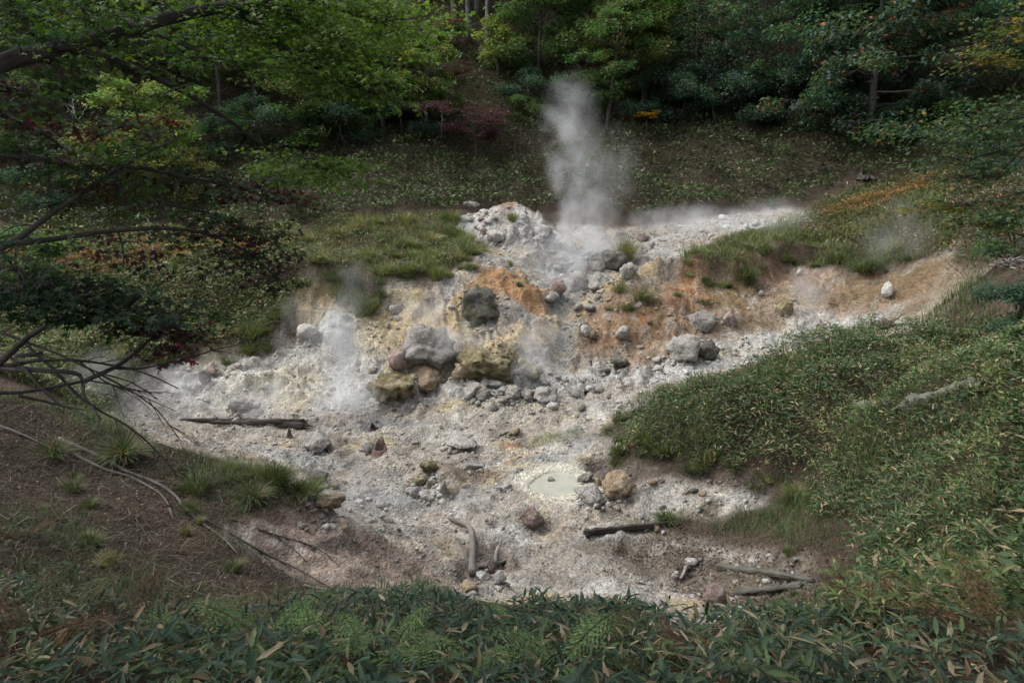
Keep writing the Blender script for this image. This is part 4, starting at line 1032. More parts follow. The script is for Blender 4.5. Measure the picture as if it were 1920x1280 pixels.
x, y = scatter_xy(30000, (-16, 19, -6, 26), np.clip(zone([(0,640),(60,590),(160,600),(250,620),(330,650),(380,650),(300,690),(250,720),(120,760),(0,740)], .3, .5, 59)*VEG, 0, 1))
turf('grass_cover', x, y, (.15,.4), .015, PAL_GRASS, 'bright grass beside the footpath on the left terrace', lean=.6)
# moss pads
x, y = scatter_xy(16000, (0, 9, 6, 22), np.clip(spot(1045,818,1.0,.3,38,wob=.8)+spot(1235,1040,.75,.3,39,wob=.8)+spot(1190,1060,.4,.2,40), 0, 1)*sstep(-.3, .3, n3))
cover('moss_cover', x, y, T_DIAMOND, [(3, (.13,.15,.075)), (2, (.17,.175,.10)), (1, (.09,.10,.05))], (.02,.045), (.5,.9), .02, .4, 'low grey green moss mats on the basin floor', mat='fern', cat='moss', hmin=.004, seed=94)

# ---------------------------------------------------------------- grass tufts one can count
def tuft_mesh(seed, n, L, W, pal, lean, rad=.25):
    r = np.random.default_rng(seed); n = int(n*r.uniform(.5, 1.3)); rad *= r.uniform(.7, 1.5); wind = r.normal(0, .28, 3); wind[2] = -abs(wind[2])*.4; pal = pal+[(2.0, (.24,.20,.125))]
    a = r.uniform(0, 6.283, n); q = np.sqrt(r.random(n))*rad; th = np.abs(r.normal(lean, .3, n))
    C = np.stack([np.cos(a)*q, np.sin(a)*q, np.full(n, -.03)], -1)
    D = np.stack([np.cos(a)*np.sin(th), np.sin(a)*np.sin(th), np.cos(th)], -1)+r.normal(0, .22, (n, 3))+wind
    Nn = np.stack([-np.cos(a), -np.sin(a), np.full(n, .5)], -1)
    l = r.uniform(L*.5, L, n)
    # bent blade: two joined pieces, the outer one drooping
    tv = np.array([(0,.5,0), (0,-.5,0), (.35,.45,.04), (.35,-.45,.04), (.7,.3,.02), (.7,-.3,.02), (1,0,-.16)])
    tf = np.array([(0,1,3),(0,3,2),(2,3,5),(2,5,4),(4,5,6)])
    V, F, c = leaves(C, D, Nn, l, np.full(n, W), (tv, tf), pick(r, n, pal))
    return mesh_np('grass_blades', V, F, M['grass'], c)
TUFT = {'green': [tuft_mesh(400+i, 420, 1.0, .022, PAL_GRASS, .55) for i in range(5)],
        'dark': [tuft_mesh(410+i, 420, 1.0, .022, PAL_GRASSD, .6) for i in range(5)],
        'straw': [tuft_mesh(420+i, 380, 1.0, .02, [(3, (.20,.20,.08)), (2, (.13,.16,.055)), (2, (.34,.29,.16))], .3, .18) for i in range(2)]}
def tuft(u, v, w, kind, label, hang=0.0, sq=1.0):
    p = G(u, v); s = w/PXM(p)*.62
    ob('grass_tuft', random.choice(TUFT[kind]), None, p, (hang, 0, random.uniform(0, 6.28)) if not hang else (hang, 0, 0), (s, s, s*sq), label, 'grass tuft')
for a in [
 (1164,494,84,'straw','tall straw tipped grass tuft growing on the dark mossy boulder',0,1.3),
 (962,414,38,'green','bright green tuft on top of the little orange cone',0,1.0),
 (932,412,18,'green','small green tuft on the side of the little orange cone',0,.9),
 (818,525,56,'green','hanging green tuft on the bank right of the cut mound',0,1.2),
 (880,505,44,'dark','dark tuft at the turf edge above the orange ridge',0,.8),
 (958,500,30,'straw','thin pale tuft on the tip of the orange ridge',0,1.0),
 (972,535,20,'dark','faint grass tuft on the flank of the orange ridge',0,.9),
 (888,612,44,'dark','grass tuft at the foot of the large rounded boulder',0,.7),
 (1200,560,74,'dark','broad dark tuft in the middle of the rust slope',0,.8),
 (1160,545,52,'green','green tuft at the end of the pale ridge',0,.8),
 (1140,580,34,'dark','low dark tuft below the pale ridge',0,.6),
 (1180,580,50,'dark','ragged dark tuft under the broad dark tuft',0,.6),
 (1330,535,36,'dark','green tuft just under the grass brow',0,.9),
 (1320,570,40,'dark','dark tuft mid way down the rust slope',0,.8),
 (1270,555,24,'dark','small dark tuft left of the mid slope tuft',0,.8),
 (1395,520,60,'dark','grass tuft hanging with bare roots from the brow',0,1.0),
 (1620,510,66,'dark','drooping sedge tuft on the brown slope',0,.9),
 (1670,475,74,'green','tall soft grass tuft above the brown slope',0,1.1),
 (1530,500,30,'green','little moss green tuft on the brown slope',0,.7),
 (640,560,64,'green','grass tuft spilling over the lip of the cut mound',0,1.2),
 (680,590,70,'dark','long grass hanging down the cut face beside the steam',0,1.3),
 (470,630,84,'dark','dense grass tuft hanging over the undercut left bank',0,1.0),
 (520,600,60,'dark','grass tuft at the right end of the undercut left bank',0,1.0),
 (400,600,60,'dark','grass tuft at the left end of the undercut left bank',0,.9),
 (1210,830,90,'green','bright grass tuft on the nose of the right hump by the pool',0,.8),
 (1330,862,60,'green','low grass tuft at the foot of the right hump',0,.8),
 (1260,745,70,'dark','tall grass tuft on the upper edge of the right hump',0,1.0),
 (1480,1040,46,'dark','small sedge tuft by the right end of the grey green log',0,.9),
 (1490,1118,34,'dark','small sedge tuft over the end of the shorter mossy log',0,.9),
 (1250,975,60,'dark','grass tuft at the far end of the dark fallen log',0,.8),
 (360,960,60,'dark','grass tuft beside the grey fallen branch',0,1.0),
 (370,920,90,'dark','broad grass tuft on the brow of the left bank',0,.8),
 (470,930,90,'dark','broad grass tuft near the end of the left bank',0,.7),
 (170,1020,80,'dark','thin grass tuft on the litter of the left bank',0,.6),
 (100,850,90,'dark','dark sedge tuft high on the left bank',0,.7),
 (230,850,120,'dark','leafy dark tuft under the dead branches at the left',0,.6),
]: tuft(*a)

def tuft_belt(pts, n, w, kinds, label, group, jit=.35):
    P = poly_xy(pts); d = np.r_[0, np.cumsum(np.linalg.norm(np.diff(P, axis=0), axis=1))]
    for i in range(n):
        t = d[-1]*(i+random.random())/n; x = np.interp(t, d, P[:, 0])+random.gauss(0, jit); y = np.interp(t, d, P[:, 1])+random.gauss(0, jit)
        kd = random.choice(kinds); s = random.uniform(*w)
        ob('grass_tuft', random.choice(TUFT[kd]), None, (x, y, float(H(x, y))), (random.uniform(-.2, .3), random.uniform(-.2, .2), random.uniform(0, 6.28)), (s, s, s*random.uniform(.6, 1.1)),
           {'green': 'fresh green ', 'dark': 'dull green ', 'straw': 'straw coloured '}[kd]+('small ' if s < w[0]+.4*(w[1]-w[0]) else 'full ')+label, 'grass tuft', group)
tuft_belt([(565,520),(620,525),(680,555),(720,550),(760,525),(850,505),(890,475),(850,430),(830,408)], 34, (.45,1.0), ('green','green','dark','straw'), 'tuft fringing the cut mound', 'tufts fringing the cut mound', .22)
tuft_belt([(600,490),(680,500),(780,480),(820,450),(760,430),(660,440),(590,460)], 40, (.4,.95), ('green','straw','dark','green'), 'tuft on top of the cut mound', 'tufts on top of the cut mound', .8)
tuft_belt([(1275,500),(1330,508),(1400,508),(1450,480),(1540,490),(1620,500),(1700,490)], 22, (.3,.7), ('green','dark','dark'), 'tuft hanging along the grass brow', 'tufts along the grass brow', .25)
tuft_belt([(1160,800),(1150,850),(1200,872),(1300,875),(1400,872),(1480,890),(1530,950)], 20, (.3,.6), ('green','dark','dark'), 'tuft along the lower edge of the right hump', 'tufts along the lower edge of the right hump', .25)
tuft_belt([(160,720),(260,690),(380,655),(450,650),(530,620),(548,580)], 18, (.35,.7), ('green','dark','straw'), 'tuft along the edge of the left terrace', 'tufts along the left terrace edge', .3)
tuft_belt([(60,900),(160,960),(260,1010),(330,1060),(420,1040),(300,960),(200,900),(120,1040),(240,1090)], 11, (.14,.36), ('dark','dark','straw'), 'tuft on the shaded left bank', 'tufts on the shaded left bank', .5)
tuft_belt([(430,900),(500,915),(560,940),(585,955)], 12, (.3,.55), ('dark','dark','green'), 'tuft along the brow over the pale scar', 'tufts along the brow over the pale scar', .18)
# ---------------------------------------------------------------- bamboo grass plants near the camera: culm and single leaves
def curved_leaf(seed, L, W, dry):
    """one lanceolate leaf lying along +X, folded on its midrib and drooping, 7 sections"""
    r = np.random.default_rng(seed); t = np.array([0, .1, .28, .5, .72, .9, 1.0]); w = np.array([.12, .62, .96, 1.0, .74, .34, .0])*W/2
    droop = r.uniform(.12, .42); curl = r.uniform(-.1, .1)
    X = t*L*(1-.12*droop); Z = -droop*L*t**2*.8+.10*L*t; Y = curl*L*t**2
    V = []
    for i in range(7):
        V += [(X[i], Y[i]+w[i], Z[i]+.22*w[i]), (X[i], Y[i], Z[i]), (X[i], Y[i]-w[i], Z[i]+.22*w[i])]
    F = []
    for i in range(6):
        a, b = 3*i, 3*i+3
        F += [(a, a+1, b+1, b), (a+1, a+2, b+2, b+1)]
    base = np.array([.30,.245,.15])*r.uniform(.55, 1.15) if dry else np.array(random.choice([(.046,.088,.046),(.090,.135,.052),(.070,.115,.045),(.045,.082,.044),(.065,.105,.048),(.034,.064,.045)]))
    c = np.repeat(base[None]*r.uniform(.85, 1.2), 21, 0)
    c[1::3] *= 1.15
    if not dry and r.random() < .35:
        c[0::3] = c[0::3]*.4+np.array([.30,.26,.15])*.6; c[2::3] = c[2::3]*.4+np.array([.30,.26,.15])*.6     # withered leaf margins
        if r.random() < .5: c[-6:] = np.array([.32,.26,.15])
    return mesh_np('leaf', np.array(V), np.array(F), M['sasa'], c, smooth=True)
LEAF_G = [curved_leaf(500+i, .155*(.75+.5*(i % 5)/4), .034*(.8+.4*(i % 3)/2), False) for i in range(20)]
LEAF_D = [curved_leaf(540+i, .12+.012*i, .024, True) for i in range(6)]
CULM = []
for i in range(4):
    P = np.array([(0, 0, -.05), (.01, 0, .12), (.03, .01, .26), (.06, .02, .38)])
    v_, f_, a_ = tube(P, [.0045, .004, .0035, .0025], 5, .05, 560+i)
    me = mesh_np('culm', v_, clean_quads(v_, f_), M['sasa'], np.tile(np.array([[.11,.12,.05]]), (len(v_), 1)), smooth=True)
    CULM.append(me)
NUM = ['no', 'one', 'two', 'three', 'four', 'five', 'six', 'seven', 'eight', 'nine']
def sasa_plant(x, y, s, r, label, group, nl=None):
    z = float(H(x, y))
    root = ob('bamboo_grass_plant', None, None, (x, y, z), (r.uniform(-.15, .15), r.uniform(-.2, .1), r.uniform(0, 6.28)), s, label, 'bamboo grass', group)
    ob('culm', r.choice(CULM), root)
    n = nl or r.randint(6, 9)
    dry = 0
    for i in range(n):
        hz = .38-.05*i*r.uniform(.5, 1.0); a = i*2.4+r.uniform(-.5, .5)
        me = r.choice(LEAF_D) if r.random() < .24 else r.choice(LEAF_G)
        k = r.uniform(.5, 1.1); dry += me in LEAF_D
        ob('leaf', me, root, (.06*hz/.38, .02*hz/.38, max(hz, .1)), (r.uniform(-.4, .4), r.uniform(-.55, .25), a), k)
    root['label'] = label.replace('bamboo grass plant', 'bamboo grass with %s leaves, %s withered,' % (NUM[n], NUM[dry] if dry else 'none'))
R5 = random.Random(55)
STANDS = [ # photo area of the stand, count, size, label, group
 ((-20,1090,200,1170), 28, (.5,.72), 'small bamboo grass plant climbing the lower left bank', 'bamboo grass climbing the left bank'),
 ((0,1150,330,1300), 46, (0.53,0.72), 'broad leaved bamboo grass plant at the foot of the left bank', 'bamboo grass at the foot of the left bank'),
 ((330,1225,640,1300), 40, (0.51,0.70), 'bamboo grass plant among pale green ferns on the near slope', 'bamboo grass among the pale ferns'),
 ((640,1165,1180,1300), 84, (0.49,0.70), 'bamboo grass plant in the dark stand below the small gully', 'bamboo grass below the small gully'),
 ((1180,1245,1420,1300), 32, (0.51,0.70), 'bamboo grass plant in front of the white grit', 'bamboo grass before the white grit'),
 ((1400,1190,1920,1300), 68, (0.58,0.81), 'large leaved bamboo grass plant among brown ferns at the right', 'bamboo grass among brown ferns'),
]
for (bx, cnt, (s0, s1), lb, gr) in STANDS:
    for _ in range(cnt):
        p = G(R5.uniform(bx[0], bx[2]), R5.uniform(bx[1], bx[3])); sasa_plant(p[0]+R5.uniform(-.1, .1), p[1]+R5.uniform(-.1, .1), R5.uniform(s0, s1)*(.75+.5*float(vnoise(np.array([p[0]*.9+9]), np.array([p[1]*.9+3]), 68)[0])), R5, lb, gr)
# leaves filling in between the counted plants, and the unseen slope at the camera's feet
Z_NEAR = sub_zone([(-200,1070),(110,1085),(240,1130),(350,1215),(500,1228),(620,1175),(700,1130),(790,1112),(840,1140),(900,1165),(1100,1168),(1180,1192),(1240,1238),(1310,1238),(1380,1195),(1560,1170),(2100,1140),(2100,1400),(-200,1400)], .2, .6, 61)
x, y = scatter_xy(64000, (-7, 2.2, 8, 10), Z_NEAR*np.clip(.35+1.2*fbm(ZX, ZY, .9, 3, 65)+.5, .12, 1))
cover('bamboo_grass_cover', x, y, T_SASA, PAL_SASA_DK+[(2, (.085,.125,.05))], (.06,.17), (.17,.25), .30, .15, 'understorey of bamboo grass on the near slope', clump=1.5, seed=97)
x, y = scatter_xy(9000, (-7, 3, 8, 10), Z_NEAR)
cover('leaf_litter', x, y, T_SASA5, [(3, (.30,.25,.16)), (2, (.20,.13,.075)), (1.2, (.13,.075,.04))], (.06,.17), (.15,.25), .14, .1, 'dry bamboo grass leaves among the near stand', mat='fern', cat='leaf litter', seed=99)
x, y = scatter_xy(6000, (-4, 6, 3, 11), zone([(660,1110),(800,1085),(850,1110),(800,1140),(640,1160)], .2, .2, 62))
turf('grass_cover', x, y, (.2,.45), .012, PAL_GRASSD, 'dark sedge at the lip of the small gully', lean=.5)

# ---------------------------------------------------------------- ferns
def frond_mesh(seed, pal, dry=False, npin=11):
    r = np.random.default_rng(seed); parts = []; L = 1.0
    t = np.linspace(.12, .98, npin); bend = r.uniform(.25, .5)
    px = t*L; pz = .30*t-bend*t**2.2
    q = np.linspace(0, 1, 10); P = np.stack([q*L, 0*q, .30*q-bend*q**2.2], -1)
    v_, f_, a_ = tube(P, np.linspace(.008, .002, 10), 4, .02, seed); stem = mesh_np('rachis', v_, clean_quads(v_, f_), M['fern'], np.tile(np.array([[.10,.09,.03]]) if not dry else np.array([[.10,.05,.025]]), (len(v_), 1)))
    C, D, Nn, LL, W = [], [], [], [], []; rib = []
    for i in range(npin):
        l = .30*math.sin(math.pi*min(1, (1.02-t[i])*.93+.02))**.8*(.55+.45*(1-t[i]))+.03
        for s in (-1, 1):
            d = np.array([.42, s*.9, -.12-.15*r.random()]); d /= np.linalg.norm(d)
            m = max(2, int(6*l/.27))
            for j in range(m):
                f = (j+.6)/m; c = np.array([px[i], 0, pz[i]])+d*l*f+np.array([0, 0, -.05*l*f*f])
                for s2 in (-1, 1):
                    e = d*.45+s2*np.cross([0, 0, 1], d)*.9; C.append(c); D.append(e+r.normal(0, .06, 3)); LL.append(l*.30*(1.1-f)+.012); Nn.append((r.normal(0, .15), r.normal(0, .15), 1))
            rib.append((np.array([px[i], 0, pz[i]]), d, l))
            C.append(np.array([px[i], 0, pz[i]])+d*l*.85); D.append(d); LL.append(l*.2); Nn.append((0, 0, 1))
    n = len(C); LL = np.array(LL)
    V, F, c = leaves(np.array(C), np.array(D), np.array(Nn, float), LL, LL*.46, T_DIAMOND, pick(r, n, pal))
    rb = leaves(np.array([q[0] for q in rib]), np.array([q[1] for q in rib]), np.tile([[0, 0, 1.0]], (len(rib), 1)), np.array([q[2] for q in rib]), np.full(len(rib), .008), T_BLADE1, pick(r, len(rib), pal))
    V, F, c = merge([(V, F, c), rb])
    return stem, mesh_np('frond', V, F, M['fern'], c)
PAL_FG = [(3, (.135,.22,.075)), (2, (.165,.25,.09)), (1, (.10,.18,.06))]
PAL_FB = [(3, (.085,.045,.022)), (2, (.12,.06,.03)), (1, (.06,.05,.022))]
PAL_FO = [(3, (.06,.075,.025)), (2, (.085,.08,.03)), (1, (.10,.06,.025))]
FROND = {'green': [frond_mesh(600+i, PAL_FG) for i in range(4)], 'brown': [frond_mesh(620+i, PAL_FB, True) for i in range(4)], 'olive': [frond_mesh(640+i, PAL_FO, True) for i in range(3)]}
def fern(u, v, size, nf, kind, label, up=.22):
    p = G(u, v); r = random.Random(int(u*7+v))
    nf = max(2, nf-1); size *= .95; v += 34 if kind == 'green' and v > 1150 else 14; p = G(u, min(v, 1278))
    root = ob('fern', None, None, p, None, size, label, 'fern')
    a0 = r.uniform(0, 6.28)
    for i in range(nf):
        st, fr = r.choice(FROND[kind]); a = a0+i*6.283/nf+r.uniform(-.4, .4)
        f = ob('frond', fr, root, (0, 0, .24), (r.uniform(-.2, .2), -up+r.uniform(-.3, .2), a), r.uniform(.8, 1.1)); ob('rachis', st, f)
for a in [
 (360,1205,.55,4,'green','bright green fern left of the paired ferns on the near slope'),
 (505,1200,.55,4,'green','bright green fern beside its neighbour under the bare bank'),
 (590,1235,.60,5,'green','large pale green fern spreading over bamboo grass below the bank'),
 (690,1262,.55,4,'green','green fern in the dark bamboo grass near the reddish litter'),
 (735,1215,.45,3,'green','narrow green fern at the edge of the dark bamboo grass'),
 (885,1232,.55,3,'green','upright green fern in the dark stand below the small gully'),
 (985,1165,.40,3,'green','small fern at the lip of the slope below the driftwood'),
 (1050,1250,.58,4,'green','feathery green fern near the lower edge of the dark stand'),
 (1120,1225,.45,3,'olive','dull olive fern in the dark stand below the white grit'),
 (1278,1262,.40,4,'brown','tall browned fern in front of the white grit'),
 (1235,1275,.40,4,'olive','olive brown fern behind the tall browned fern'),
 (1640,1190,.7,6,'brown','reddish brown fern among large bamboo grass leaves'),
 (1720,1130,.6,5,'brown','withered brown fern above the reddish brown fern'),
 (1830,1100,.7,5,'olive','grey olive fern on the right slope'),
 (1790,1065,.45,4,'green','small fresh green fern on the right slope'),
 (1590,1090,.45,4,'brown','small rusty fern by the edge of the brown litter'),
 (1570,1070,.4,4,'green','small light green fern by the edge of the brown litter'),
 (1860,1230,.7,5,'brown','dark brown fern at the right end of the near slope'),
 (100,1190,.65,5,'olive','bronze fern in the bamboo grass at the foot of the left bank'),
 (250,1190,.6,5,'brown','brown fern fronds over the bamboo grass below the left bank'),
 (40,1240,.6,4,'brown','dark bronze fern at the left end of the near slope'),
 (60,1000,.5,4,'brown','dead rusty fern high on the left bank'),
]: fern(*a)
# ---------------------------------------------------------------- forest trees
def tree_meshes(seed, Ht, crown_r, base_h, pal, nlimb=16, clumps=95, per=95, leafL=(.17,.31), shape='round', lean=0.0, bark='bark', r0=.16, flat=.6, droop=.0, multi=1, clump_r=.55):
    """one broadleaved tree standing at the origin: trunk with limbs, and a crown of leaf clumps with gaps"""
    r = np.random.default_rng(seed); parts = []; tips = []
    for m in range(multi):
        a0 = r.uniform(0, 6.28); n = 12; t = np.linspace(0, 1, n)
        off = lean if multi == 1 else .22*Ht
        P = np.stack([np.cos(a0)*off*t**1.4*(Ht*.2 if multi == 1 else 1)+.12*np.sin(t*5+seed), np.sin(a0)*off*t**1.4*(Ht*.2 if multi == 1 else 1)+.12*np.cos(t*4+seed), t*Ht*.93-.3], -1)
        R = r0*(1-.85*t)*(1+.5*np.exp(-t*14)); parts.append(tube(P, R, 9, .1, seed+m))
        for i in range(nlimb//multi):
            f = base_h/Ht+(1-base_h/Ht)*((i+.5)/(nlimb//multi))**.85; f = min(f, .96)
            k = f*(n-1); i0 = int(k); b = P[i0]+(P[min(i0+1, n-1)]-P[i0])*(k-i0)
            q = (f-base_h/Ht)/(1-base_h/Ht)
            if shape == 'round': prof = math.sin(math.pi*(.18+.78*q))**.7
            elif shape == 'cone': prof = 1-.82*q
            elif shape == 'umbrella': prof = .35+.75*q
            else: prof = .8
            L = crown_r*prof*r.uniform(.75, 1.12); a = i*2.4+r.uniform(-.5, .5)+seed
            rise = r.uniform(.15, .7)-droop
            s = np.linspace(0, 1, 7)[:, None]; d = np.array([math.cos(a), math.sin(a), 0])
            Q = b+d*L*s+np.array([0, 0, 1])*(L*rise*s**.8*.6-droop*L*.35*s**2)+r.normal(0, .05*L, (7, 3))*s
            rb = max(.012, R[i0]*.42); parts.append(tube(Q, np.linspace(rb, rb*.2, 7), 5, .1, seed+i))
            for j in range(3):
                k2 = r.integers(2, 6); e = d*math.cos(.9)+np.array([-d[1], d[0], 0])*r.choice([-1, 1])*.9+np.array([0, 0, r.uniform(-.1, .5)-droop])
                s2 = np.linspace(0, 1, 5)[:, None]; Q2 = Q[k2]+e*L*.45*s2*r.uniform(.6, 1.1); parts.append(tube(Q2, np.linspace(rb*.4, rb*.08, 5), 4, .1, seed+i+j))
                tips.append(Q2[-1]); tips.append(Q2[2])
            tips.append(Q[-1]); tips.append(Q[4])
    tips = np.array(tips); idx = r.choice(len(tips), clumps, replace=len(tips) < clumps)
    cen = tips[idx]+r.normal(0, .22*clump_r, (clumps, 3))
    cr = clump_r*r.uniform(.6, 1.35, clumps)
    n = clumps*per; g = r.normal(0, 1, (n, 3)); g /= np.maximum(1, np.linalg.norm(g, axis=1)[:, None]/1.6)
    ci = np.repeat(np.arange(clumps), per)
    off = g*cr[ci][:, None]*np.array([.62, .62, flat*.62]); off[:, 2] -= droop*.35*np.hypot(off[:, 0], off[:, 1])
    C = cen[ci]+off
    a = r.uniform(0, 6.28, n); el = r.normal(-.15-droop*.5, .45, n)
    D = np.stack([np.cos(a)*np.cos(el), np.sin(a)*np.cos(el), np.sin(el)], -1)
    Nn = np.stack([r.normal(0, .5, n), r.normal(0, .5, n), np.ones(n)], -1)
    l = r.uniform(*leafL, n); w = l*r.uniform(.42, .62, n)
    tone = r.uniform(.75, 1.3, clumps)[ci][:, None]; hue = 1+r.normal(0, .10, (clumps, 3))[ci]
    V, F, c = leaves(C, D, Nn, l, w, T_DIAMOND, np.clip(pick(r, n, pal)*tone*hue, .006, .6))
    tv, tf, ta = join(parts)
    return mesh_np('trunk', tv, clean_quads(tv, tf), M[bark], smooth=True, along=ta), mesh_np('crown', V, F, M['leaf'], c)
def conifer_meshes(seed, Ht, R0, base_h, pal, whorls=22, r0=.2, bark='bark', per=46):
    r = np.random.default_rng(seed); n = 10; t = np.linspace(0, 1, n)
    P = np.stack([.08*np.sin(t*3+seed), .08*np.cos(t*3), t*Ht-.3], -1); parts = [tube(P, r0*(1-.9*t)+.01, 9, .08, seed)]
    C, D, Nn, LL = [], [], [], []
    for i in range(whorls):
        f = (i+.5)/whorls; z = base_h+(Ht-base_h)*f; L = R0*(1-f)**.8*r.uniform(.8, 1.1)+.2
        for j in range(5):
            a = j*1.257+i*.7+r.uniform(-.3, .3); d = np.array([math.cos(a), math.sin(a), 0]); s = np.linspace(0, 1, 6)[:, None]
            Q = np.array([0, 0, z])+d*L*s+np.array([0, 0, 1])*(.18*L*s-.55*L*s**2); parts.append(tube(Q, np.linspace(.03, .006, 6), 4, .1, seed+i))
            m = int(per*max(.35, L/R0)); q = r.random(m)**.6; side = r.normal(0, .22, m)*L*(.3+.7*np.sin(q*3.0))
            pos = np.array([0, 0, z])+d*L*q[:, None]+np.array([-d[1], d[0], 0])*side[:, None]; pos[:, 2] += .18*L*q-.55*L*q**2-.25*np.abs(side)+r.normal(0, .04, m)
            C.append(pos); D.append(d*.8+np.array([-d[1], d[0], 0])*np.sign(side)[:, None]*.7+np.array([0, 0, -.35])+r.normal(0, .15, (m, 3)))
            Nn.append(np.c_[r.normal(0, .3, (m, 2)), np.ones(m)]); LL.append(r.uniform(.22, .42, m))
    C, D, Nn, LL = np.vstack(C), np.vstack(D), np.vstack(Nn), np.concatenate(LL)
    V, F, c = leaves(C, D, Nn, LL, LL*.38, T_DIAMOND, pick(r, len(C), pal))
    tv, tf, ta = join(parts)
    return mesh_np('trunk', tv, clean_quads(tv, tf), M[bark], smooth=True, along=ta), mesh_np('crown', V, F, M['leaf'], c)
PG = [(4, (0.078,0.127,0.047)), (3, (0.101,0.157,0.056)), (2, (0.062,0.108,0.052))]
PGL = [(4, (0.136,0.201,0.062)), (3, (0.177,0.238,0.074)), (1, (0.231,0.254,0.078)), (.25, (0.400,0.246,0.047))]
PGY = [(3, (0.189,0.209,0.061)), (3, (0.257,0.236,0.068)), (1, (0.365,0.270,0.068)), (1, (0.121,0.162,0.054))]
PGO = [(5, (0.084,0.136,0.052)), (3, (0.123,0.162,0.058)), (.7, (0.400,0.215,0.054)), (.4, (0.262,0.100,0.047))]
PTEAL = [(4, (0.052,0.098,0.071)), (3, (0.071,0.120,0.078)), (1, (0.047,0.078,0.062))]
PDK = [(4, (0.057,0.098,0.053)), (3, (0.074,0.117,0.061))]
PPUR = [(4, (.085,.034,.050)), (3, (.065,.032,.045)), (.7, (.16,.034,.036)), (1.2, (.065,.062,.035))]
PLIME = [(3, (0.209,0.250,0.074)), (2, (0.270,0.290,0.095)), (1, (0.135,0.189,0.061))]
KIND = {
 'green':  tree_meshes(701, 9.5, 3.6, 1.2, PG, 20, 130, 95, clump_r=.62),
 'green2': tree_meshes(702, 10.5, 3.2, 2.2, PG, 18, 120, 95, (.17,.29), lean=.35),
 'light':  tree_meshes(703, 8.0, 3.0, 1.6, PGL, 18, 120, 100, (.19,.34)),
 'light2': tree_meshes(704, 6.0, 2.6, 1.0, PGL, 16, 100, 100, (.14,.25), multi=2),
 'yellow': tree_meshes(705, 4.2, 2.2, .6, PGY, 14, 80, 100, (.10,.18), multi=2),
 'orange': tree_meshes(706, 8.0, 3.0, 1.2, PGO, 18, 125, 100, (.17,.29)),
 'rowan':  tree_meshes(707, 11.0, 5.0, 1.4, PTEAL+[(1.3, (.085,.105,.045)), (.35, (.24,.075,.025))], 26, 210, 100, (.18,.33), droop=.28, r0=.24, clump_r=.75),
 'dark':   tree_meshes(708, 12.0, 3.8, 1.5, PDK, 18, 120, 90, (.19,.34), r0=.18),
 'tall':   tree_meshes(709, 17.0, 4.2, 7.5, PG, 18, 120, 100, (.19,.34), r0=.22, bark='barkgrey'),
 'purple': tree_meshes(710, 3.2, 2.5, 1.3, PPUR, 16, 100, 90, (.08,.15), shape='umbrella', multi=3, r0=.09, flat=.3, clump_r=.42),
 'lime':   tree_meshes(711, 4.4, 1.5, 1.2, PLIME, 12, 46, 90, (.15,.25)),
 'shrub':  tree_meshes(712, 2.2, 1.5, .2, PG+[(2, (.09,.12,.04))], 14, 60, 90, (.09,.16), multi=3, r0=.05, clump_r=.4),
 'conifer': conifer_meshes(713, 14.0, 3.0, 2.0, PTEAL),
 'conifer2': conifer_meshes(714, 18.0, 3.2, 5.0, PDK+[(1.5, (.065,.075,.035))], bark='barkgrey'),
 'bush':   tree_meshes(715, 3.2, 1.9, .3, PTEAL, 14, 70, 95, (.10,.18), multi=3, r0=.05, clump_r=.5, droop=.1),
}
FIRST = {}
def tree(kind, x, y, s, label, rot=None, name='tree', cat='tree', group=None, sz=None, dz=0, tilt=(0, 0)):
    rot = (tilt[0], tilt[1], random.uniform(0, 6.28) if rot is None else rot)
    tr, cr = KIND[kind]
    root = ob(name, None, None, (x, y, float(H(x, y))+dz), rot, (s, s, s*(sz or 1)), label, cat, group)
    ob('trunk', tr, root); ob('crown', cr, root)
    return root
def tree_px(kind, u, v, ydist, s, label, **kw):
    """foot of the tree on the bearing of photo column u at the given distance"""
    a = (u-CU)/FPX; x = a*ydist/ (CP+((CV-v)/FPX)*SP); return tree(kind, x, ydist, s, label, **kw)
R6 = random.Random(66)
T_ = tree_px
# left of the open slope
T_('light', 720, 250, 46.5, .95, 'full leafy tree with yellow and orange tinted sprays left of the open slope')
T_('orange', 800, 235, 47.5, .72, 'narrower tree with orange leaf tips beside the open slope', sz=1.15)
T_('light', 640, 240, 49, 1.05, 'tall pale green tree behind the left edge of the open slope')
T_('orange', 600, 270, 45.5, .8, 'tree with yellowing lower leaves above the dark hollow')
T_('light2', 290, 330, 40, 1.0, 'rounded light green tree standing alone at the wood edge behind the maple boughs')
T_('yellow', 230, 380, 37.5, 1.0, 'yellow green bush at the back of the left terrace', name='bush', cat='bush')
T_('yellow', 330, 370, 38, .8, 'smaller yellow bush by the pile of dead sticks', name='bush', cat='bush')
T_('bush', 90, 380, 36.5, 1.0, 'dull green bush in the mist at the left wood edge', name='bush', cat='bush')
T_('shrub', 30, 440, 26, 1.3, 'large leaved green shrub at the left wood edge', name='shrub', cat='shrub')
T_('green', 480, 230, 50, 1.0, 'dense green tree over the dark hollow in the left wood')
T_('green2', 415, 250, 47, 1.0, 'slim dark stemmed tree with high crown in the left wood', sz=1.15)
T_('light', 210, 150, 52, 1.15, 'pale green tree crown high in the left wood')
T_('light', 60, 100, 55, 1.2, 'tall pale tree at the far left of the hillside')
T_('light', 380, 90, 57, 1.15, 'pale feathery tree above the slim dark stemmed tree')
T_('green', 130, 230, 46, 1.0, 'mid green tree behind the pale dead tree')
T_('dark', 20, 260, 43, 1.0, 'dark tree filling the left wood edge')
T_('dark', 330, 220, 51, 1.0, 'dark tree behind the rounded light green tree')
T_('light', 560, 110, 57, 1.15, 'pale green tree crown high above the dark hollow')
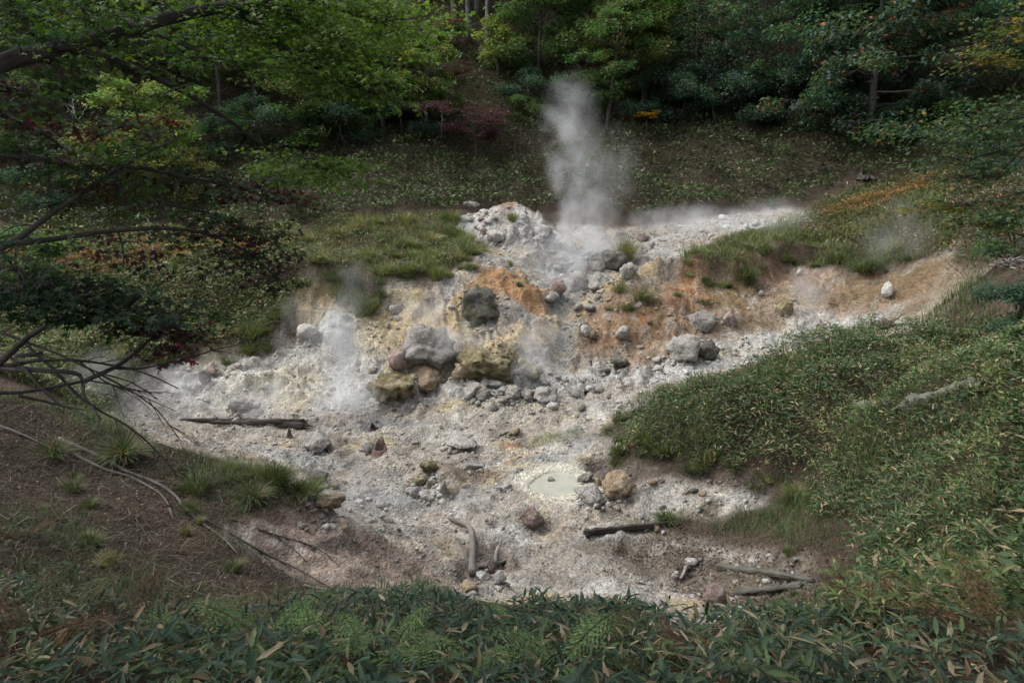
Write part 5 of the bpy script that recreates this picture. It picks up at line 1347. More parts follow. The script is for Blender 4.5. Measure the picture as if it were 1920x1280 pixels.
T_('dark', 540, 200, 53, .95, 'dark tree deep in the hollow of the left wood')
# above the open slope
T_('conifer2', 850, 70, 60, 1.0, 'tall conifer with drooping light branches above the open slope')
T_('conifer2', 895, 60, 62, 1.1, 'taller conifer behind the leaning twin trunks')
T_('tall', 915, 130, 54.5, .95, 'leaning grey trunked tree at the top of the open slope', rot=.6)
T_('tall', 880, 120, 58, .95, 'second grey trunked tree behind the leaning one', rot=2.6)
T_('lime', 932, 120, 53, 1.0, 'small lime green tree at the top of the open slope')
T_('dark', 800, 40, 64, 1.2, 'dark tree closing the gap above the open slope')
T_('dark', 980, 60, 62, 1.1, 'dark tree behind the lime green tree')
# centre right
T_('green', 1010, 130, 52.5, 1.0, 'blue green tree right of the lime green tree')
T_('green', 1100, 150, 52, 1.2, 'large green tree above the steam plume')
T_('orange', 1165, 190, 49.5, 1.0, 'tree with a bare forked top and orange leaf tuft')
T_('green2', 1140, 240, 47, .82, 'drooping green tree overhanging the steam plume')
T_('light', 1220, 150, 53, .95, 'dull yellow green tree behind the overhanging tree')
T_('shrub', 1000, 222, 48.5, 1.0, 'yellow green shrub at the foot of the mossy leaning trunk', name='shrub', cat='shrub')
T_('conifer', 1300, 200, 49, .8, 'spreading dark conifer with layered branches')
T_('conifer', 1390, 215, 48, .75, 'teal conifer left of the big dark rowan')
T_('conifer', 1240, 190, 51, .6, 'small misty conifer between the green trees')
T_('orange', 1310, 110, 55, .7, 'low tree with brownish leaves below the red sprays')
T_('tall', 1350, 90, 58, 1.0, 'straight pale trunk rising out of the dark wood')
T_('tall', 1385, 80, 60, 1.0, 'straight trunk beside the pale straight trunk')
T_('dark', 1430, 120, 56, 1.1, 'dark tree behind the big rowan')
T_('dark', 1270, 60, 62, 1.2, 'dark tree high above the layered conifers')
# right
T_('rowan', 1625, 265, 42.5, 1.12, 'big dark spreading tree with reddish berry sprays on the right slope', rot=1.0)
T_('rowan', 1790, 230, 42, .95, 'second spreading tree right of the big berry tree', rot=3.0)
T_('rowan', 1500, 200, 47.5, .95, 'spreading tree behind the left side of the big berry tree', rot=4.4)
T_('dark', 1700, 110, 52, 1.2, 'dark tree above the berry trees')
T_('conifer2', 1880, 80, 48, 1.0, 'black green conifer at the far right wood edge')
T_('bush', 1850, 360, 31, .9, 'teal bush on the right terrace under the yellow maple', name='bush', cat='bush')
T_('shrub', 1905, 420, 22, .8, 'leafy shrub at the right edge of the terrace', name='shrub', cat='shrub')
T_('bush', 1925, 520, 16.5, .55, 'leafy green shrub on the right bank by the dead sticks', name='shrub', cat='shrub')
T_('purple', 890, 280, 44.5, 1.15, 'purple red maple bush with upturned stems on the open slope', rot=.3, name='maple_bush', cat='maple')
T_('purple', 855, 165, 52, .5, 'little purple maple higher on the open slope', rot=2.3, name='maple_bush', cat='maple')
T_('purple', 560, 400, 35, .5, 'low reddish maple bush at the left end of the cut mound', rot=1.3, name='maple_bush', cat='maple')
T_('shrub', 835, 240, 48, .6, 'small green shrub by the twin white stems', name='shrub', cat='shrub')
# trees that close the view on and beyond the hillside: four lookalike kinds in one belt
for i in range(34):
    a = -1.02+2.04*(i+R6.random()*.7)/34; d = R6.uniform(66, 84); kd = R6.choice(['green', 'dark', 'tall', 'conifer2', 'green2'])
    lb = {'green': 'green broadleaved tree in the belt on the upper hillside', 'green2': 'slim broadleaved tree in the belt on the upper hillside', 'dark': 'dark broadleaved tree in the belt on the upper hillside',
          'tall': 'grey trunked tree in the belt on the upper hillside', 'conifer2': 'tall conifer in the belt on the upper hillside'}[kd]
    tree(kd, math.sin(a)*d*1.15, math.cos(a)*d*.55+d*.42, R6.uniform(1.1, 1.5), lb, group=lb.replace(' tree in', ' trees in').replace('tall conifer in', 'tall conifers in'))

# underwood along the foot of the wood
UW = [(60,330,41,'shrub',1.1),(160,310,42,'bush',1.0),(420,300,43.5,'bush',1.1),(500,300,44,'bush',1.0),(570,300,44.5,'shrub',1.2),(650,285,45,'bush',.9),(700,262,46,'shrub',1.1),(760,258,46.5,'bush',.9),
      (800,215,49,'shrub',1.0),(1000,190,50,'bush',1.0),(1060,225,48.5,'bush',.9),(1110,215,49,'shrub',1.1),(1200,225,48.5,'bush',1.0),(1270,235,48,'bush',1.1),(1340,240,47.5,'bush',1.1),(1420,255,46.5,'bush',1.0),
      (1480,255,46,'bush',1.1),(1550,270,44,'bush',1.0),(1690,285,41,'bush',1.0),(1750,280,40,'shrub',1.1),(1540,215,47,'bush',1.2),(960,120,54,'shrub',1.2),(770,160,52,'bush',1.1),(840,100,56,'shrub',1.2)]
WH = {'shrub': 'leafy mid green shrub in the underwood along the foot of the hillside trees', 'bush': 'dusky teal bush in the underwood along the foot of the hillside trees'}
for (u, v, yd, kd, s_) in UW:
    T_(kd, u, v, yd, s_*R6.uniform(.9, 1.25), WH[kd].replace('along the foot of the hillside trees', 'behind the left terrace' if u < 300 else 'below the dark hollow of the left wood' if u < 620 else 'left of the purple maple bush' if u < 850 else 'right of the lime green tree' if u < 1080 else 'behind the tall steam plume' if u < 1240 else 'under the layered conifers' if u < 1450 else 'under the big berry tree'), name=kd, cat=kd, group='underwood shrubs' if kd == 'shrub' else 'underwood bushes')
# the wood the camera stands in: tall trees behind and beside it, their crowns over the near slope
for i, (x_, y_, s_) in enumerate([(-4.5,-2.0,1.0),(1.0,-3.2,1.05),(6.2,-1.6,1.0),(10.5,2.6,1.05),(-10.5,3.2,1.0),(15.0,9.5,1.0),(-15.0,10.5,1.0)]):
    tree('tall', x_, y_, s_, 'tall grey trunked tree in the wood on the near side of the basin', rot=i*1.1, group='tall trees on the near side of the basin')
# pale dead tree, white stems, red sprays
def dead_tree(u, v, yd, Ht, label, seed, mat='barkpale', r0=.07, name='dead_tree', nb=9, kids=True):
    a = (u-CU)/FPX; x = a*yd/(CP+((CV-v)/FPX)*SP); z = float(H(x, yd)); r = np.random.default_rng(seed)
    t = np.linspace(0, 1, 14); P = np.stack([.10*Ht*np.cumsum(r.normal(0, .35, 14))*.3, .05*Ht*np.cumsum(r.normal(0, .3, 14))*.3, t*Ht-.2], -1)
    root = ob(name, None, None, (x, yd, z), label=label, cat='tree')
    v_, f_, a_ = tube(P, r0*(1-.8*t), 8, .12, seed); ob('trunk', mesh_np('trunk', v_, clean_quads(v_, f_), M[mat], smooth=True, along=a_), root)
    for i in range(nb):
        k = r.integers(4, 13); d = np.array([r.choice([-1, 1])*r.uniform(.5, 1), r.uniform(-.5, .5), r.uniform(.1, 1.0)]); L = Ht*.28*r.uniform(.5, 1.1)*(1.2-k/14)
        s = np.linspace(0, 1, 7)[:, None]; Q = P[k]+d*L*s+np.cumsum(r.normal(0, .05*L, (7, 3)), 0)*s
        ps = [tube(Q, np.linspace(r0*.4, r0*.08, 7), 5, .1, seed+i)]
        for j in range(3):
            e = d+r.normal(0, .7, 3); s2 = np.linspace(0, 1, 5)[:, None]; ps.append(tube(Q[3+j]+e*L*.4*s2, np.linspace(r0*.18, r0*.05, 5), 4, .1, seed+j))
        v_, f_, a_ = join(ps); ob('branch', mesh_np('branch', v_, clean_quads(v_, f_), M[mat], smooth=True, along=a_), root)
dead_tree(143, 255, 40, 5.0, 'pale leafless dead tree with crooked forked stem in the left wood', 801, nb=11)
dead_tree(295, 512, 28.5, 2.4, 'thin pale stem standing in the rusty bracken', 802, r0=.05, nb=2)
dead_tree(278, 530, 27.8, 2.3, 'crooked grey sapling stem beside the thin pale stem', 803, mat='barkgrey', r0=.05, nb=3)
dead_tree(826, 248, 47, 1.9, 'white forked stem at the left of the purple maple bush', 804, r0=.06, nb=4)
dead_tree(1165, 105, 50, 3.2, 'bare pale forked trunk standing in the green crowns', 805, mat='barkgrey', r0=.14, nb=8)
dead_tree(1322, 70, 56, 2.2, 'pale broken post like stem in front of the red sprays', 806, r0=.12, nb=0)
def spray_bush(u, v, yd, size, pal, label, seed, hz=0):
    a = (u-CU)/FPX; x = a*yd/(CP+((CV-v)/FPX)*SP); z = float(H(x, yd))+hz; r = np.random.default_rng(seed)
    root = ob('maple_bush', None, None, (x, yd, z-hz), label=label, cat='maple')
    n = 900; ci = r.normal(0, .4, (14, 3))*np.array([1.6, 1.0, .5])*size; k = r.integers(0, 14, n)
    C = ci[k]+r.normal(0, .3, (n, 3))*size*np.array([.9, .9, .22])+np.array([0, 0, hz]); an = r.uniform(0, 6.28, n)
    V, F, c = leaves(C, np.stack([np.cos(an), np.sin(an), r.normal(-.2, .3, n)], -1), np.c_[r.normal(0, .4, (n, 2)), np.ones(n)], r.uniform(.10, .17, n), r.uniform(.07, .12, n), T_DIAMOND, pick(r, n, pal))
    ob('crown', mesh_np('crown', V, F, M['leaf'], c), root)
    P = np.array([(0, 0, -.2), (.05, 0, hz*.5), (0, .05, hz)]); P = resample(P, .3); v_, f_, a_ = tube(P, np.linspace(.05, .02, len(P)), 6, .1, seed)
    ob('trunk', mesh_np('trunk', v_, clean_quads(v_, f_), M['bark'], smooth=True, along=a_), root)
spray_bush(1308, 60, 57, 1.0, [(3, (.22,.022,.026)), (2, (.13,.02,.025))], 'scarlet maple spray high in the dark wood', 821, 1.2)
spray_bush(1215, 170, 46, .5, [(3, (.36,.20,.03)), (2, (.28,.15,.03))], 'small orange yellow leaf spray under the green crowns', 822, 1.5)
spray_bush(835, 75, 55, .8, [(3, (.18,.08,.06)), (2, (.13,.075,.05))], 'dull red sprays beside the tall conifer', 823, 2.5)

# brush piles of dead sticks
def brush_pile(u, v, w, label, seed, n=26):
    p = G(u, v); s = w/PXM(p)/2; r = np.random.default_rng(seed)
    root = ob('brush_pile', None, None, p, label=label, cat='brush pile')
    for i in range(n):
        a = r.uniform(-.9, .9)+(math.pi if r.random() < .5 else 0); L = s*r.uniform(.5, 1.2); c = np.array([r.normal(0, .4*s), r.normal(0, .25*s), abs(r.normal(.12, .14))*s+.03])
        d = np.array([math.cos(a), math.sin(a)*.6, r.uniform(-.05, .45)]); q = np.linspace(-.5, .5, 6)[:, None]; Q = c+d*L*q+r.normal(0, .03*s, (6, 3)); Q[:, 2] = np.maximum(Q[:, 2], -.05)
        v_, f_, a_ = tube(Q, np.linspace(.03, .01, 6)*(s/.8), 5, .12, seed+i); ob('stick', mesh_np('stick', v_, clean_quads(v_, f_), M['silver' if r.random() < .6 else 'weathered'], smooth=True, along=a_), root)
brush_pile(1895, 502, 90, 'heap of grey dead sticks on the right bank', 831)
brush_pile(395, 352, 120, 'pile of bleached dead branches at the back of the left terrace', 832, 34)
# ---------------------------------------------------------------- boughs near the camera
def px_path(pts, step=.12): return resample(np.array([at_t(*p) for p in pts]), step)
def foliage_along(r, path, n, spread, pal, L=(.034,.056), drop=.0, t0=.2, flat=.32, tiltN=.45):
    """maple leaves on twigs in flat layers either side of a bough"""
    m = len(path); k = np.clip((t0+(1-t0)*r.random(n))*(m-1), 0, m-1); i = k.astype(int)
    base = path[i]
    nt = max(6, n//22); tw = r.integers(0, nt, n)                       # twigs: leaves gather round them
    tk = (t0+(1-t0)*r.random(nt))*(m-1); tb = path[tk.astype(int)]
    ta = r.uniform(0, 6.283, nt); tl = spread*np.sqrt(r.random(nt))
    tc = tb+np.stack([np.cos(ta)*tl, np.sin(ta)*tl, r.normal(0, flat*.5*spread, nt)-drop*tl], -1)
    C = tc[tw]+r.normal(0, 1, (n, 3))*np.array([.17, .17, .035])*max(.6, spread/.6)
    a = ta[tw]+r.normal(0, .9, n); D = np.stack([np.cos(a), np.sin(a), r.normal(-.35, .25, n)], -1)
    Nn = np.c_[r.normal(0, tiltN, (n, 2)), np.ones(n)]
    l = r.uniform(*L, n)
    return C, D, Nn, l, pick(r, n, pal), tc, tb
def spray_parts(path, tc, tb, r):
    out = []
    for c, b in zip(tc, tb):
        q = np.linspace(0, 1, 5)[:, None]; Q = b+(c-b)*q+np.array([0, 0, .05])*np.sin(q*3.14); out.append(tube(Q, np.linspace(.006, .0018, 5), 4, .05, 3))
    return out
PM_G = [(4, (.060,.115,.026)), (3, (.085,.150,.032)), (1, (.12,.185,.042))]
PM_B = [(4, (.105,.180,.036)), (3, (.14,.215,.045)), (1.5, (.19,.245,.06))]
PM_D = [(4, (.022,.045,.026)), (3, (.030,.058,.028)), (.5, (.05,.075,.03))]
PM_P = [(4, (.050,.020,.030)), (3, (.070,.026,.034)), (2, (.030,.050,.028)), (.7, (.13,.02,.025))]
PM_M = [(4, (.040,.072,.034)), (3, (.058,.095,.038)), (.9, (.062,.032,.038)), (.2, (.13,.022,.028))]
PM_R = [(3, (.13,.014,.020)), (2, (.075,.014,.022))]
PM_T = [(4, (.045,.085,.045)), (3, (.065,.105,.050)), (1, (.10,.13,.05)), (.3, (.26,.17,.03))]
PM_Y = [(3, (.30,.20,.03)), (2, (.22,.17,.035)), (2, (.11,.13,.03))]

def near_tree(name, label, bark, boughs, trunk=None, seed=900, nleafobj=150, cat='maple', lm=T_MAPLE):
    r = np.random.default_rng(seed); root_p = trunk[0] if trunk is not None else at_t(*boughs[0][0][0])
    root = ob(name, None, None, (0, 0, 0), label=label, cat=cat)
    if trunk is not None:
        Q = resample(np.array(trunk), .25); v_, f_, a_ = tube(Q, np.linspace(.20, .11, len(Q)), 14, .10, seed); ob('trunk', mesh_np('trunk', v_, clean_quads(v_, f_), M[bark], smooth=True, along=a_), root)
    allp = []; picks = []
    for bi, (pts, r0, r1, fol) in enumerate(boughs):
        path = px_path(pts) if not isinstance(pts, np.ndarray) else resample(pts, .2)
        parts = [tube(path, np.linspace(r0, r1, len(path)), 9, .10, seed+bi)]
        for (n, spread, pal, kw) in fol:
            C, D, Nn, l, c, tc, tb = foliage_along(r, path, n, spread, pal, **kw); parts += spray_parts(path, tc, tb, r)
            d = np.linalg.norm(C, axis=1)
            keep = (C[:, 1] > 1.0) | (C[:, 2] > 1.2)
            keep &= d > 1.8
            C, D, Nn, l, c = C[keep], D[keep], Nn[keep], l[keep], c[keep]
            q = len(C); one = max(0, min(q, int(nleafobj*min(1, n/2500.0)))) if kw.get('tiltN') != .46 else 0
            for i in range(one): picks.append((C[i], D[i], Nn[i], l[i], c[i]))
            C, D, Nn, l, c = C[one:], D[one:], Nn[one:], l[one:], c[one:]
            if len(C): allp.append(leaves(C, D, Nn, l*(1.3 if kw.get('tiltN') == .46 else 1), l*(1.1 if kw.get('tiltN') == .46 else 1.6), T_DIAMOND if kw.get('tiltN') == .46 else lm, c))
        v_, f_, a_ = join(parts); ob('bough', mesh_np('bough', v_, clean_quads(v_, f_), M[bark], smooth=True, along=a_), root)
    if allp:
        V, F, c = merge(allp); f = ob('foliage', mesh_np('foliage', V, F, M['leaf'], c), root, kind='stuff')
    for (C, D, Nn, l, c) in picks[:290]:
        V, F, cc = leaves(C[None], D[None], Nn[None], np.array([l]), np.array([l*1.6]), lm, c[None]); V = V-C
        ob('leaf', mesh_np('leaf', V, F, M['leaf'], cc), root, C)
    return root
F_ = lambda n, s, p, **k: (n, s, p, k)
TR1 = [np.array([-6.4, 2.6, float(H(-6.4, 2.6))-.2]), np.array([-6.3, 2.7, -.5]), np.array([-6.0, 3.0, 1.2]), np.array([-5.5, 3.3, 3.4])]
# canopy of the big maple above and behind the camera, out of the picture: it shades the near slope
over = lambda p: np.array(p, float)
near_tree('maple_tree', 'big green maple whose dark limb arches in over the left wood', 'bark', [
 ([(-420,330,4.3),(-150,190,4.8),(0,118,5.0),(60,97,5.1),(140,92,5.2),(240,55,5.4),(330,30,5.6),(430,10,5.8),(560,-12,6.2),(700,-45,6.6)], .085, .03, [F_(900,.55,PM_B,t0=.3), F_(240,.3,PM_D,t0=.35)]),
 ([(70,98,5.1),(125,84,5.15),(180,98,5.1),(260,130,5.3),(340,170,5.5),(400,205,5.7),(470,255,6.0),(520,295,6.2),(600,315,6.4),(660,335,6.5)], .032, .006, [F_(420,.36,PM_G,t0=.1), F_(1100,.45,PM_B,t0=.76,drop=.25)]),
 ([(430,12,5.8),(500,60,6.0),(560,110,6.2),(620,150,6.3),(690,172,6.4),(735,190,6.5)], .022, .005, [F_(2200,.55,PM_B,t0=.05), F_(500,.35,PM_G,t0=.0)]),
 ([(560,-10,6.2),(640,22,6.6),(720,42,6.8),(800,30,7.0)], .02, .005, [F_(2100,.6,PM_B,t0=.05)]),
 ([(470,0,5.9),(560,40,6.2),(650,95,6.5),(700,110,6.7)], .015, .004, [F_(1300,.5,PM_B,t0=.1)]),
 ([(240,55,5.4),(330,75,5.5),(400,110,5.6),(450,160,5.7)], .014, .004, [F_(350,.35,PM_G,t0=.1)]),
 ([(140,0,5.0),(160,35,5.1),(200,60,5.2)], .012, .004, [F_(350,.4,PM_G,t0=.0)]),
 ([(-100,160,4.6),(20,180,4.8),(70,200,4.9),(90,230,4.95)], .02, .005, [F_(260,.35,PM_G,t0=.2)]),
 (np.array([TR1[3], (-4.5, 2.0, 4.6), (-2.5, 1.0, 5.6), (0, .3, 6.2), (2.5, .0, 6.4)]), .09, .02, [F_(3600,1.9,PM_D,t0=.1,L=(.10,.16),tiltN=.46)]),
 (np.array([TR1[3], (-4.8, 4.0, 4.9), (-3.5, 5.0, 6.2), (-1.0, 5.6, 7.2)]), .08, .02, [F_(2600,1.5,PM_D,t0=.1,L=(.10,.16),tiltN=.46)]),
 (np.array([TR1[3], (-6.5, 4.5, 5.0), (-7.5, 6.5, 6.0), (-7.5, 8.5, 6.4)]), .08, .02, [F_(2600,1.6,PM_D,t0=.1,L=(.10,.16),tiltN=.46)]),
], TR1, 901)
TR2 = [np.array([-7.2, 4.6, float(H(-7.2, 4.6))-.2]), np.array([-6.6, 4.6, -2.2]), np.array([-5.6, 4.5, -.9]), np.array([-4.6, 4.5, -.2])]
near_tree('maple_tree', 'purple and green maple with low boughs across the left terrace', 'bark', [
 ([(-300,640,4.5),(-60,495,4.6),(30,455,4.6),(90,405,4.7),(150,365,4.8),(230,310,5.0),(300,275,5.2),(350,250,5.4)], .036, .006, [F_(420,.36,PM_G,t0=.55), F_(60,.25,PM_P,t0=.6)]),
 ([(30,455,4.6),(100,450,4.7),(170,435,4.8),(250,430,5.0),(330,425,5.2),(400,440,5.4),(470,470,5.6),(540,545,5.8)], .020, .004, [F_(430,.36,PM_M,t0=.4), F_(260,.25,PM_P,t0=.75,drop=.3)]),
 ([(230,310,5.0),(300,320,5.2),(380,340,5.4),(450,350,5.6),(520,380,5.8)], .016, .004, [F_(480,.36,PM_M,t0=.05), F_(220,.24,PM_P,t0=.55)]),
 ([(300,380,5.2),(400,400,5.5),(480,430,5.7),(540,480,5.9)], .012, .004, [F_(300,.3,PM_P,t0=.5,drop=.3), F_(300,.34,PM_M,t0=.0)]),
 ([(-80,300,4.4),(40,290,4.6),(140,310,4.8),(220,360,5.0)], .018, .004, [F_(260,.40,PM_M,t0=.1), F_(120,.2,PM_P,t0=.3)]),
 ([(-80,200,4.4),(30,220,4.6),(100,260,4.7),(150,300,4.8)], .015, .004, [F_(240,.32,PM_M,t0=.1), F_(70,.2,PM_R,t0=.4)]),
 ([(-60,170,4.3),(20,165,4.4),(60,180,4.5)], .012, .004, [F_(90,.2,PM_P,t0=.3)]),
 ([(160,270,5.4),(220,235,5.6),(300,230,5.8)], .010, .004, [F_(120,.25,PM_R,t0=.2), F_(260,.3,PM_M,t0=.2)]),
 ([(-60,420,3.9),(20,480,4.1),(50,540,4.2)], .012, .004, [F_(250,.28,PM_D,t0=.1,drop=.3)]),
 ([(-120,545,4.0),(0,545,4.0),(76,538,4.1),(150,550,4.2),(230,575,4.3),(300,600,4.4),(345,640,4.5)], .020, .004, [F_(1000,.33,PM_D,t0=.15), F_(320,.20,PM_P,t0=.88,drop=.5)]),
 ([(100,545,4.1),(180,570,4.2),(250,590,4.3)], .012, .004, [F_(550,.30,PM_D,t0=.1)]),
 ([(220,430,5.0),(240,470,5.0),(230,510,5.0)], .008, .003, [F_(150,.22,PM_P,t0=.3,drop=.4)]),
], TR2, 902)
# bare dead boughs at the left edge
TR3 = [np.array([-5.4, 5.2, float(H(-5.4, 5.2))-.2]), np.array([-5.2, 5.0, -3.0]), np.array([-4.4, 4.8, -1.8])]
def dead_boughs():
    Tt = 4.6
    B = [([(-220,760),(-60,715),(0,679),(44,635),(91,608),(134,591),(178,590),(215,596),(262,598),(296,611),(336,625),(369,631)], .030, .005),
         ([(-200,600),(0,623),(44,642),(87,655),(134,675),(158,692),(188,699),(240,712),(290,745)], .014, .003),
         ([(-200,720),(0,692),(44,685),(101,679),(151,679),(202,689),(255,699),(302,719),(328,734)], .020, .004),
         ([(-220,680),(0,690),(50,694),(101,697),(155,699),(160,709),(155,722),(158,746),(178,769),(193,793)], .034, .008),
         ([(160,714),(188,702),(218,689),(252,665),(279,642),(299,618),(336,595),(400,558)], .018, .004),
         ([(-200,740),(0,737),(34,739),(84,727),(134,719),(160,712)], .018, .009),
         ([(34,742),(84,754),(118,761),(156,767)], .012, .005),
         ([(208,690),(255,694),(302,682),(359,672),(403,658),(457,645)], .009, .003),
         ([(44,640),(70,665),(110,700),(140,740),(190,770),(250,800),(300,850),(330,890)], .012, .003),
         ([(0,660),(30,672),(60,705),(85,740),(118,760)], .016, .006),
         ([(188,702),(240,730),(290,760),(310,790),(340,830)], .007, .002),
         ([(160,712),(210,720),(260,735),(300,738)], .006, .002),
         ([(30,668),(60,672),(83,665)], .016, .012),
         ([(0,545),(76,538),(110,560),(150,585)], .012, .004),
         ([(150,679),(200,720),(250,735),(330,770)], .006, .002)]
    root = ob('dead_tree', None, None, (0, 0, 0), label='leafless dark boughs reaching in low over the left bank', cat='tree')
    Q = resample(np.array(TR3), .2); v_, f_, a_ = tube(Q, np.linspace(.09, .06, len(Q)), 10, .1, 77); ob('trunk', mesh_np('trunk', v_, clean_quads(v_, f_), M['barkgrey'], smooth=True, along=a_), root)
    r = np.random.default_rng(903)
    for i, (pts, r0, r1) in enumerate(B):
        d0 = r.uniform(-.15, .15)
        P = px_path([(u, v, Tt+d0+.10*math.sin(k*.9+i)) for k, (u, v) in enumerate(pts)], .07); P += np.cumsum(r.normal(0, .002, P.shape), 0)
        ps = [tube(P, np.linspace(r0, r1, len(P)), 8, .12, 900+i)]
        for j in range(5 if r0 < .025 else 3):
            k = r.integers(len(P)//3, len(P)-1); e = unit(P[min(k+1, len(P)-1)]-P[k-1])*.8+r.normal(0, .45, 3); L = r.uniform(.08, .30); q = np.linspace(0, 1, 5)[:, None]
            ps.append(tube(P[k]+e*L*q+np.array([0, 0, -.03])*q*q, np.linspace(.0035, .0012, 5), 4, .05, i+j))
        v_, f_, a_ = join(ps); ob('bough', mesh_np('bough', v_, clean_quads(v_, f_), M['barkgrey' if i in (3, 9, 12) else 'bark'], smooth=True, along=a_), root)
dead_boughs()
# arching grass under the dead boughs
p = G(215, 860)
# right hand maple
TR4 = [np.array([9.4, 8.2, float(H(9.4, 8.2))-.2]), np.array([9.2, 8.2, -1.5]), np.array([8.6, 8.4, .4]), np.array([8.0, 8.4, 2.2])]
near_tree('maple_tree', 'yellowing green maple leaning in from the right edge of the wood', 'bark', [
 ([(2150,150,8.3),(1980,235,8.5),(1930,265,8.6),(1880,320,8.8),(1862,340,8.9),(1800,330,9.0),(1740,345,9.2)], .03, .004, [F_(600,.5,PM_T,t0=.3)]),
 ([(2150,300,8.0),(1980,340,8.2),(1900,365,8.5),(1820,385,8.8),(1750,388,9.0),(1720,390,9.2)], .018, .004, [F_(500,.5,PM_T,t0=.3), F_(170,.3,PM_Y,t0=.75)]),
 ([(2150,120,8.0),(1980,200,8.3),(1900,225,8.6),(1820,240,8.9),(1750,280,9.1)], .024, .004, [F_(2000,.75,PM_T,t0=.25), F_(700,.5,PM_T,t0=.6)]),
 ([(2150,160,8.4),(1980,260,8.6),(1880,280,8.9),(1790,310,9.2)], .02, .004, [F_(1300,.65,PM_T,t0=.2)]),
 ([(2150,-60,8.0),(1990,-10,8.2),(1920,40,8.5),(1870,90,8.8),(1840,135,9.0)], .022, .004, [F_(900,.5,PM_T+[(3,(.16,.15,.03))],t0=.3), F_(380,.32,PM_Y,t0=.65,drop=.2)]),
 ([(2150,400,7.6),(1990,420,7.9),(1920,440,8.2),(1860,480,8.4)], .015, .004, [F_(500,.5,PM_T,t0=.2)]),
 ([(2100,330,8.2),(1960,380,8.4),(1900,420,8.6),(1840,430,8.9)], .012, .004, [F_(800,.6,PM_T,t0=.1), F_(120,.3,PM_Y,t0=.5)]),
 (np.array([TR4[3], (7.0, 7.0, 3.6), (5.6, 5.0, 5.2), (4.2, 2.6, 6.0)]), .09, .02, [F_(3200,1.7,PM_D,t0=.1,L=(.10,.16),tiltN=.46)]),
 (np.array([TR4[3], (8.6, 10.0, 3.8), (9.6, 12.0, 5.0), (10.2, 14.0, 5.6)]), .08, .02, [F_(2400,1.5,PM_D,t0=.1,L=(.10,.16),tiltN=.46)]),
], TR4, 904)
# ---------------------------------------------------------------- steam
def steam_material(name, dens, nscale=1.6, lo=.42, hi=.70, warp=.6, seed=0.0):
    m, nt, out = newmat(name); L = nt.links.new
    tc = nt.nodes.new('ShaderNodeTexCoord')
    geo = nt.nodes.new('ShaderNodeNewGeometry')
    off = N(nt, 'ShaderNodeVectorMath', _operation='ADD'); L(geo.outputs['Position'], off.inputs[0]); off.inputs[1].default_value = (seed, seed*.7, seed*1.3)
    a = N(nt, 'ShaderNodeTexNoise', Scale=nscale, Detail=4.0, Roughness=.55, Distortion=.5); L(off.outputs[0], a.inputs['Vector'])
    sub = N(nt, 'ShaderNodeVectorMath', _operation='SUBTRACT'); L(a.outputs['Color'], sub.inputs[0]); sub.inputs[1].default_value = (.5, .5, .5)
    sc = N(nt, 'ShaderNodeVectorMath', _operation='SCALE'); L(sub.outputs[0], sc.inputs[0]); sc.inputs['Scale'].default_value = warp*2
    ad = N(nt, 'ShaderNodeVectorMath', _operation='ADD'); L(tc.outputs['Object'], ad.inputs[0]); L(sc.outputs[0], ad.inputs[1])
    ln = N(nt, 'ShaderNodeVectorMath', _operation='LENGTH'); L(ad.outputs[0], ln.inputs[0])
    mr = nt.nodes.new('ShaderNodeMapRange'); mr.interpolation_type = 'SMOOTHSTEP'; L(ln.outputs['Value'], mr.inputs[0])
    mr.inputs[1].default_value = .92; mr.inputs[2].default_value = .05; mr.inputs[3].default_value = 0; mr.inputs[4].default_value = 1
    m2 = nt.nodes.new('ShaderNodeMapRange'); L(a.outputs[0], m2.inputs[0]); m2.inputs[1].default_value = lo; m2.inputs[2].default_value = hi; m2.inputs[3].default_value = .05; m2.inputs[4].default_value = 1
    # nothing may touch the shell of the domain
    l2 = N(nt, 'ShaderNodeVectorMath', _operation='LENGTH'); L(tc.outputs['Object'], l2.inputs[0])
    m3 = nt.nodes.new('ShaderNodeMapRange'); m3.interpolation_type = 'SMOOTHSTEP'; L(l2.outputs['Value'], m3.inputs[0]); m3.inputs[1].default_value = .97; m3.inputs[2].default_value = .6; m3.inputs[3].default_value = 0; m3.inputs[4].default_value = 1
    k = N(nt, 'ShaderNodeMath', _operation='MULTIPLY'); L(mr.outputs[0], k.inputs[0]); L(m2.outputs[0], k.inputs[1])
    k1 = N(nt, 'ShaderNodeMath', _operation='MULTIPLY'); L(k.outputs[0], k1.inputs[0]); L(m3.outputs[0], k1.inputs[1])
    k2 = N(nt, 'ShaderNodeMath', _operation='MULTIPLY'); L(k1.outputs[0], k2.inputs[0]); k2.inputs[1].default_value = dens*.68
    p = nt.nodes.new('ShaderNodeVolumePrincipled'); p.inputs['Color'].default_value = (.93, .95, .98, 1); p.inputs['Anisotropy'].default_value = .2
    L(k2.outputs[0], p.inputs['Density']); L(p.outputs[0], out.inputs['Volume'])
    return m
PUFF = {}
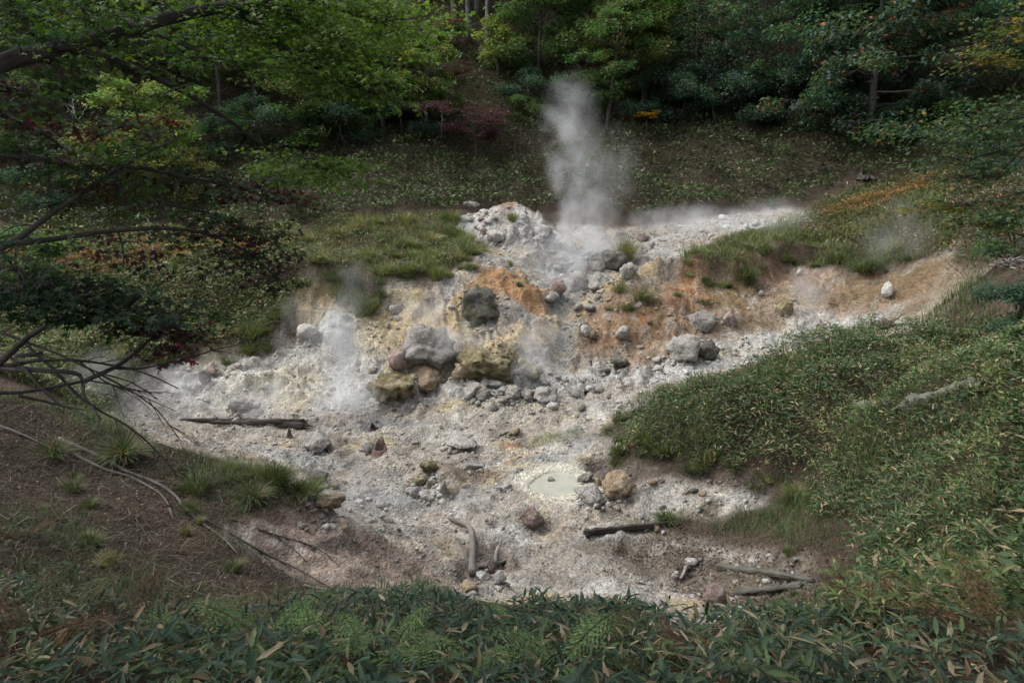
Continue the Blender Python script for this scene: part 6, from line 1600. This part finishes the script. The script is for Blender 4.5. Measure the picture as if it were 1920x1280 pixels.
def steam(label, puffs):
    """puffs: photo u, v, distance along the view, width px, height px, density"""
    b = puffs[0]; c0 = at_t(b[0], b[1]+b[4]/2, b[2])
    root = ob('steam_plume', None, None, c0, label=label, cat='steam', kind='stuff')
    for i, (u, v, t, w, h, dens) in enumerate(puffs):
        c = at_t(u, v, t); k = FPX/t; D, F = ICO[2]
        key = (round(dens, 2), int(u) % 5)
        if key not in PUFF: PUFF[key] = steam_material('steam', dens, 0.85 if w > 120 else 1.7, seed=int(u) % 5*7.7)
        me = mesh_np('puff', D*1.0, F, PUFF[key], smooth=True)
        ob('puff', me, root, c-c0, None, (w/k/2, w/k/2*.9, h/k/2))
steam('tall white steam plume rising from the gully in front of the far hillside', [(1090,470,31.2,190,170,1.7),(1100,410,31.8,190,220,1.2),(1090,330,32.4,180,260,.75),(1068,240,33,170,230,.65),(1075,190,33.4,150,170,.3),(1155,310,33,150,220,.3),(1058,535,29.5,170,160,1.0),(1130,475,31,220,120,.8),(1020,480,31,200,120,.5)])
steam('steam rising against the cut face of the grassy mound', [(655,750,22.2,200,120,1.9),(645,690,22.6,160,200,1.6),(640,610,23.2,130,220,1.1),(665,540,24,120,170,.4),(590,600,23.8,170,190,.5)])
steam('thin steam over the white slope under the dead boughs', [(330,735,21.2,260,130,.9),(500,745,21.6,320,90,.9),(200,700,20.5,200,150,.45)])
steam('small steam wisp from the blue grey hollow beside the outcrop', [(1010,655,23.4,130,140,1.7),(1050,610,24.3,110,100,1.2),(990,690,22.6,110,80,1.0)])
steam('faint steam between the big perched block and the rounded boulder', [(860,640,24.3,170,120,1.2),(780,600,25,190,130,.7),(840,590,26,150,110,.5)])
steam('bluish steam wisp drifting off the brown slope', [(1520,560,25.0,110,140,1.2),(1500,530,26,80,100,.9)])
steam('thin steam drifting over the right terrace', [(1690,440,27,200,220,.3),(1450,410,33,240,110,.6)])
steam('small steam wisp above the milky pool', [(1075,830,16.6,100,130,1.8),(1060,870,16.4,110,70,1.2)])
steam('faint steam over the misty left floor of the basin', [(690,930,14.8,300,130,.9),(900,940,14.5,200,100,.6)])
steam('wispy steam over the far misty terrace', [(1300,415,33.5,330,90,.8)])
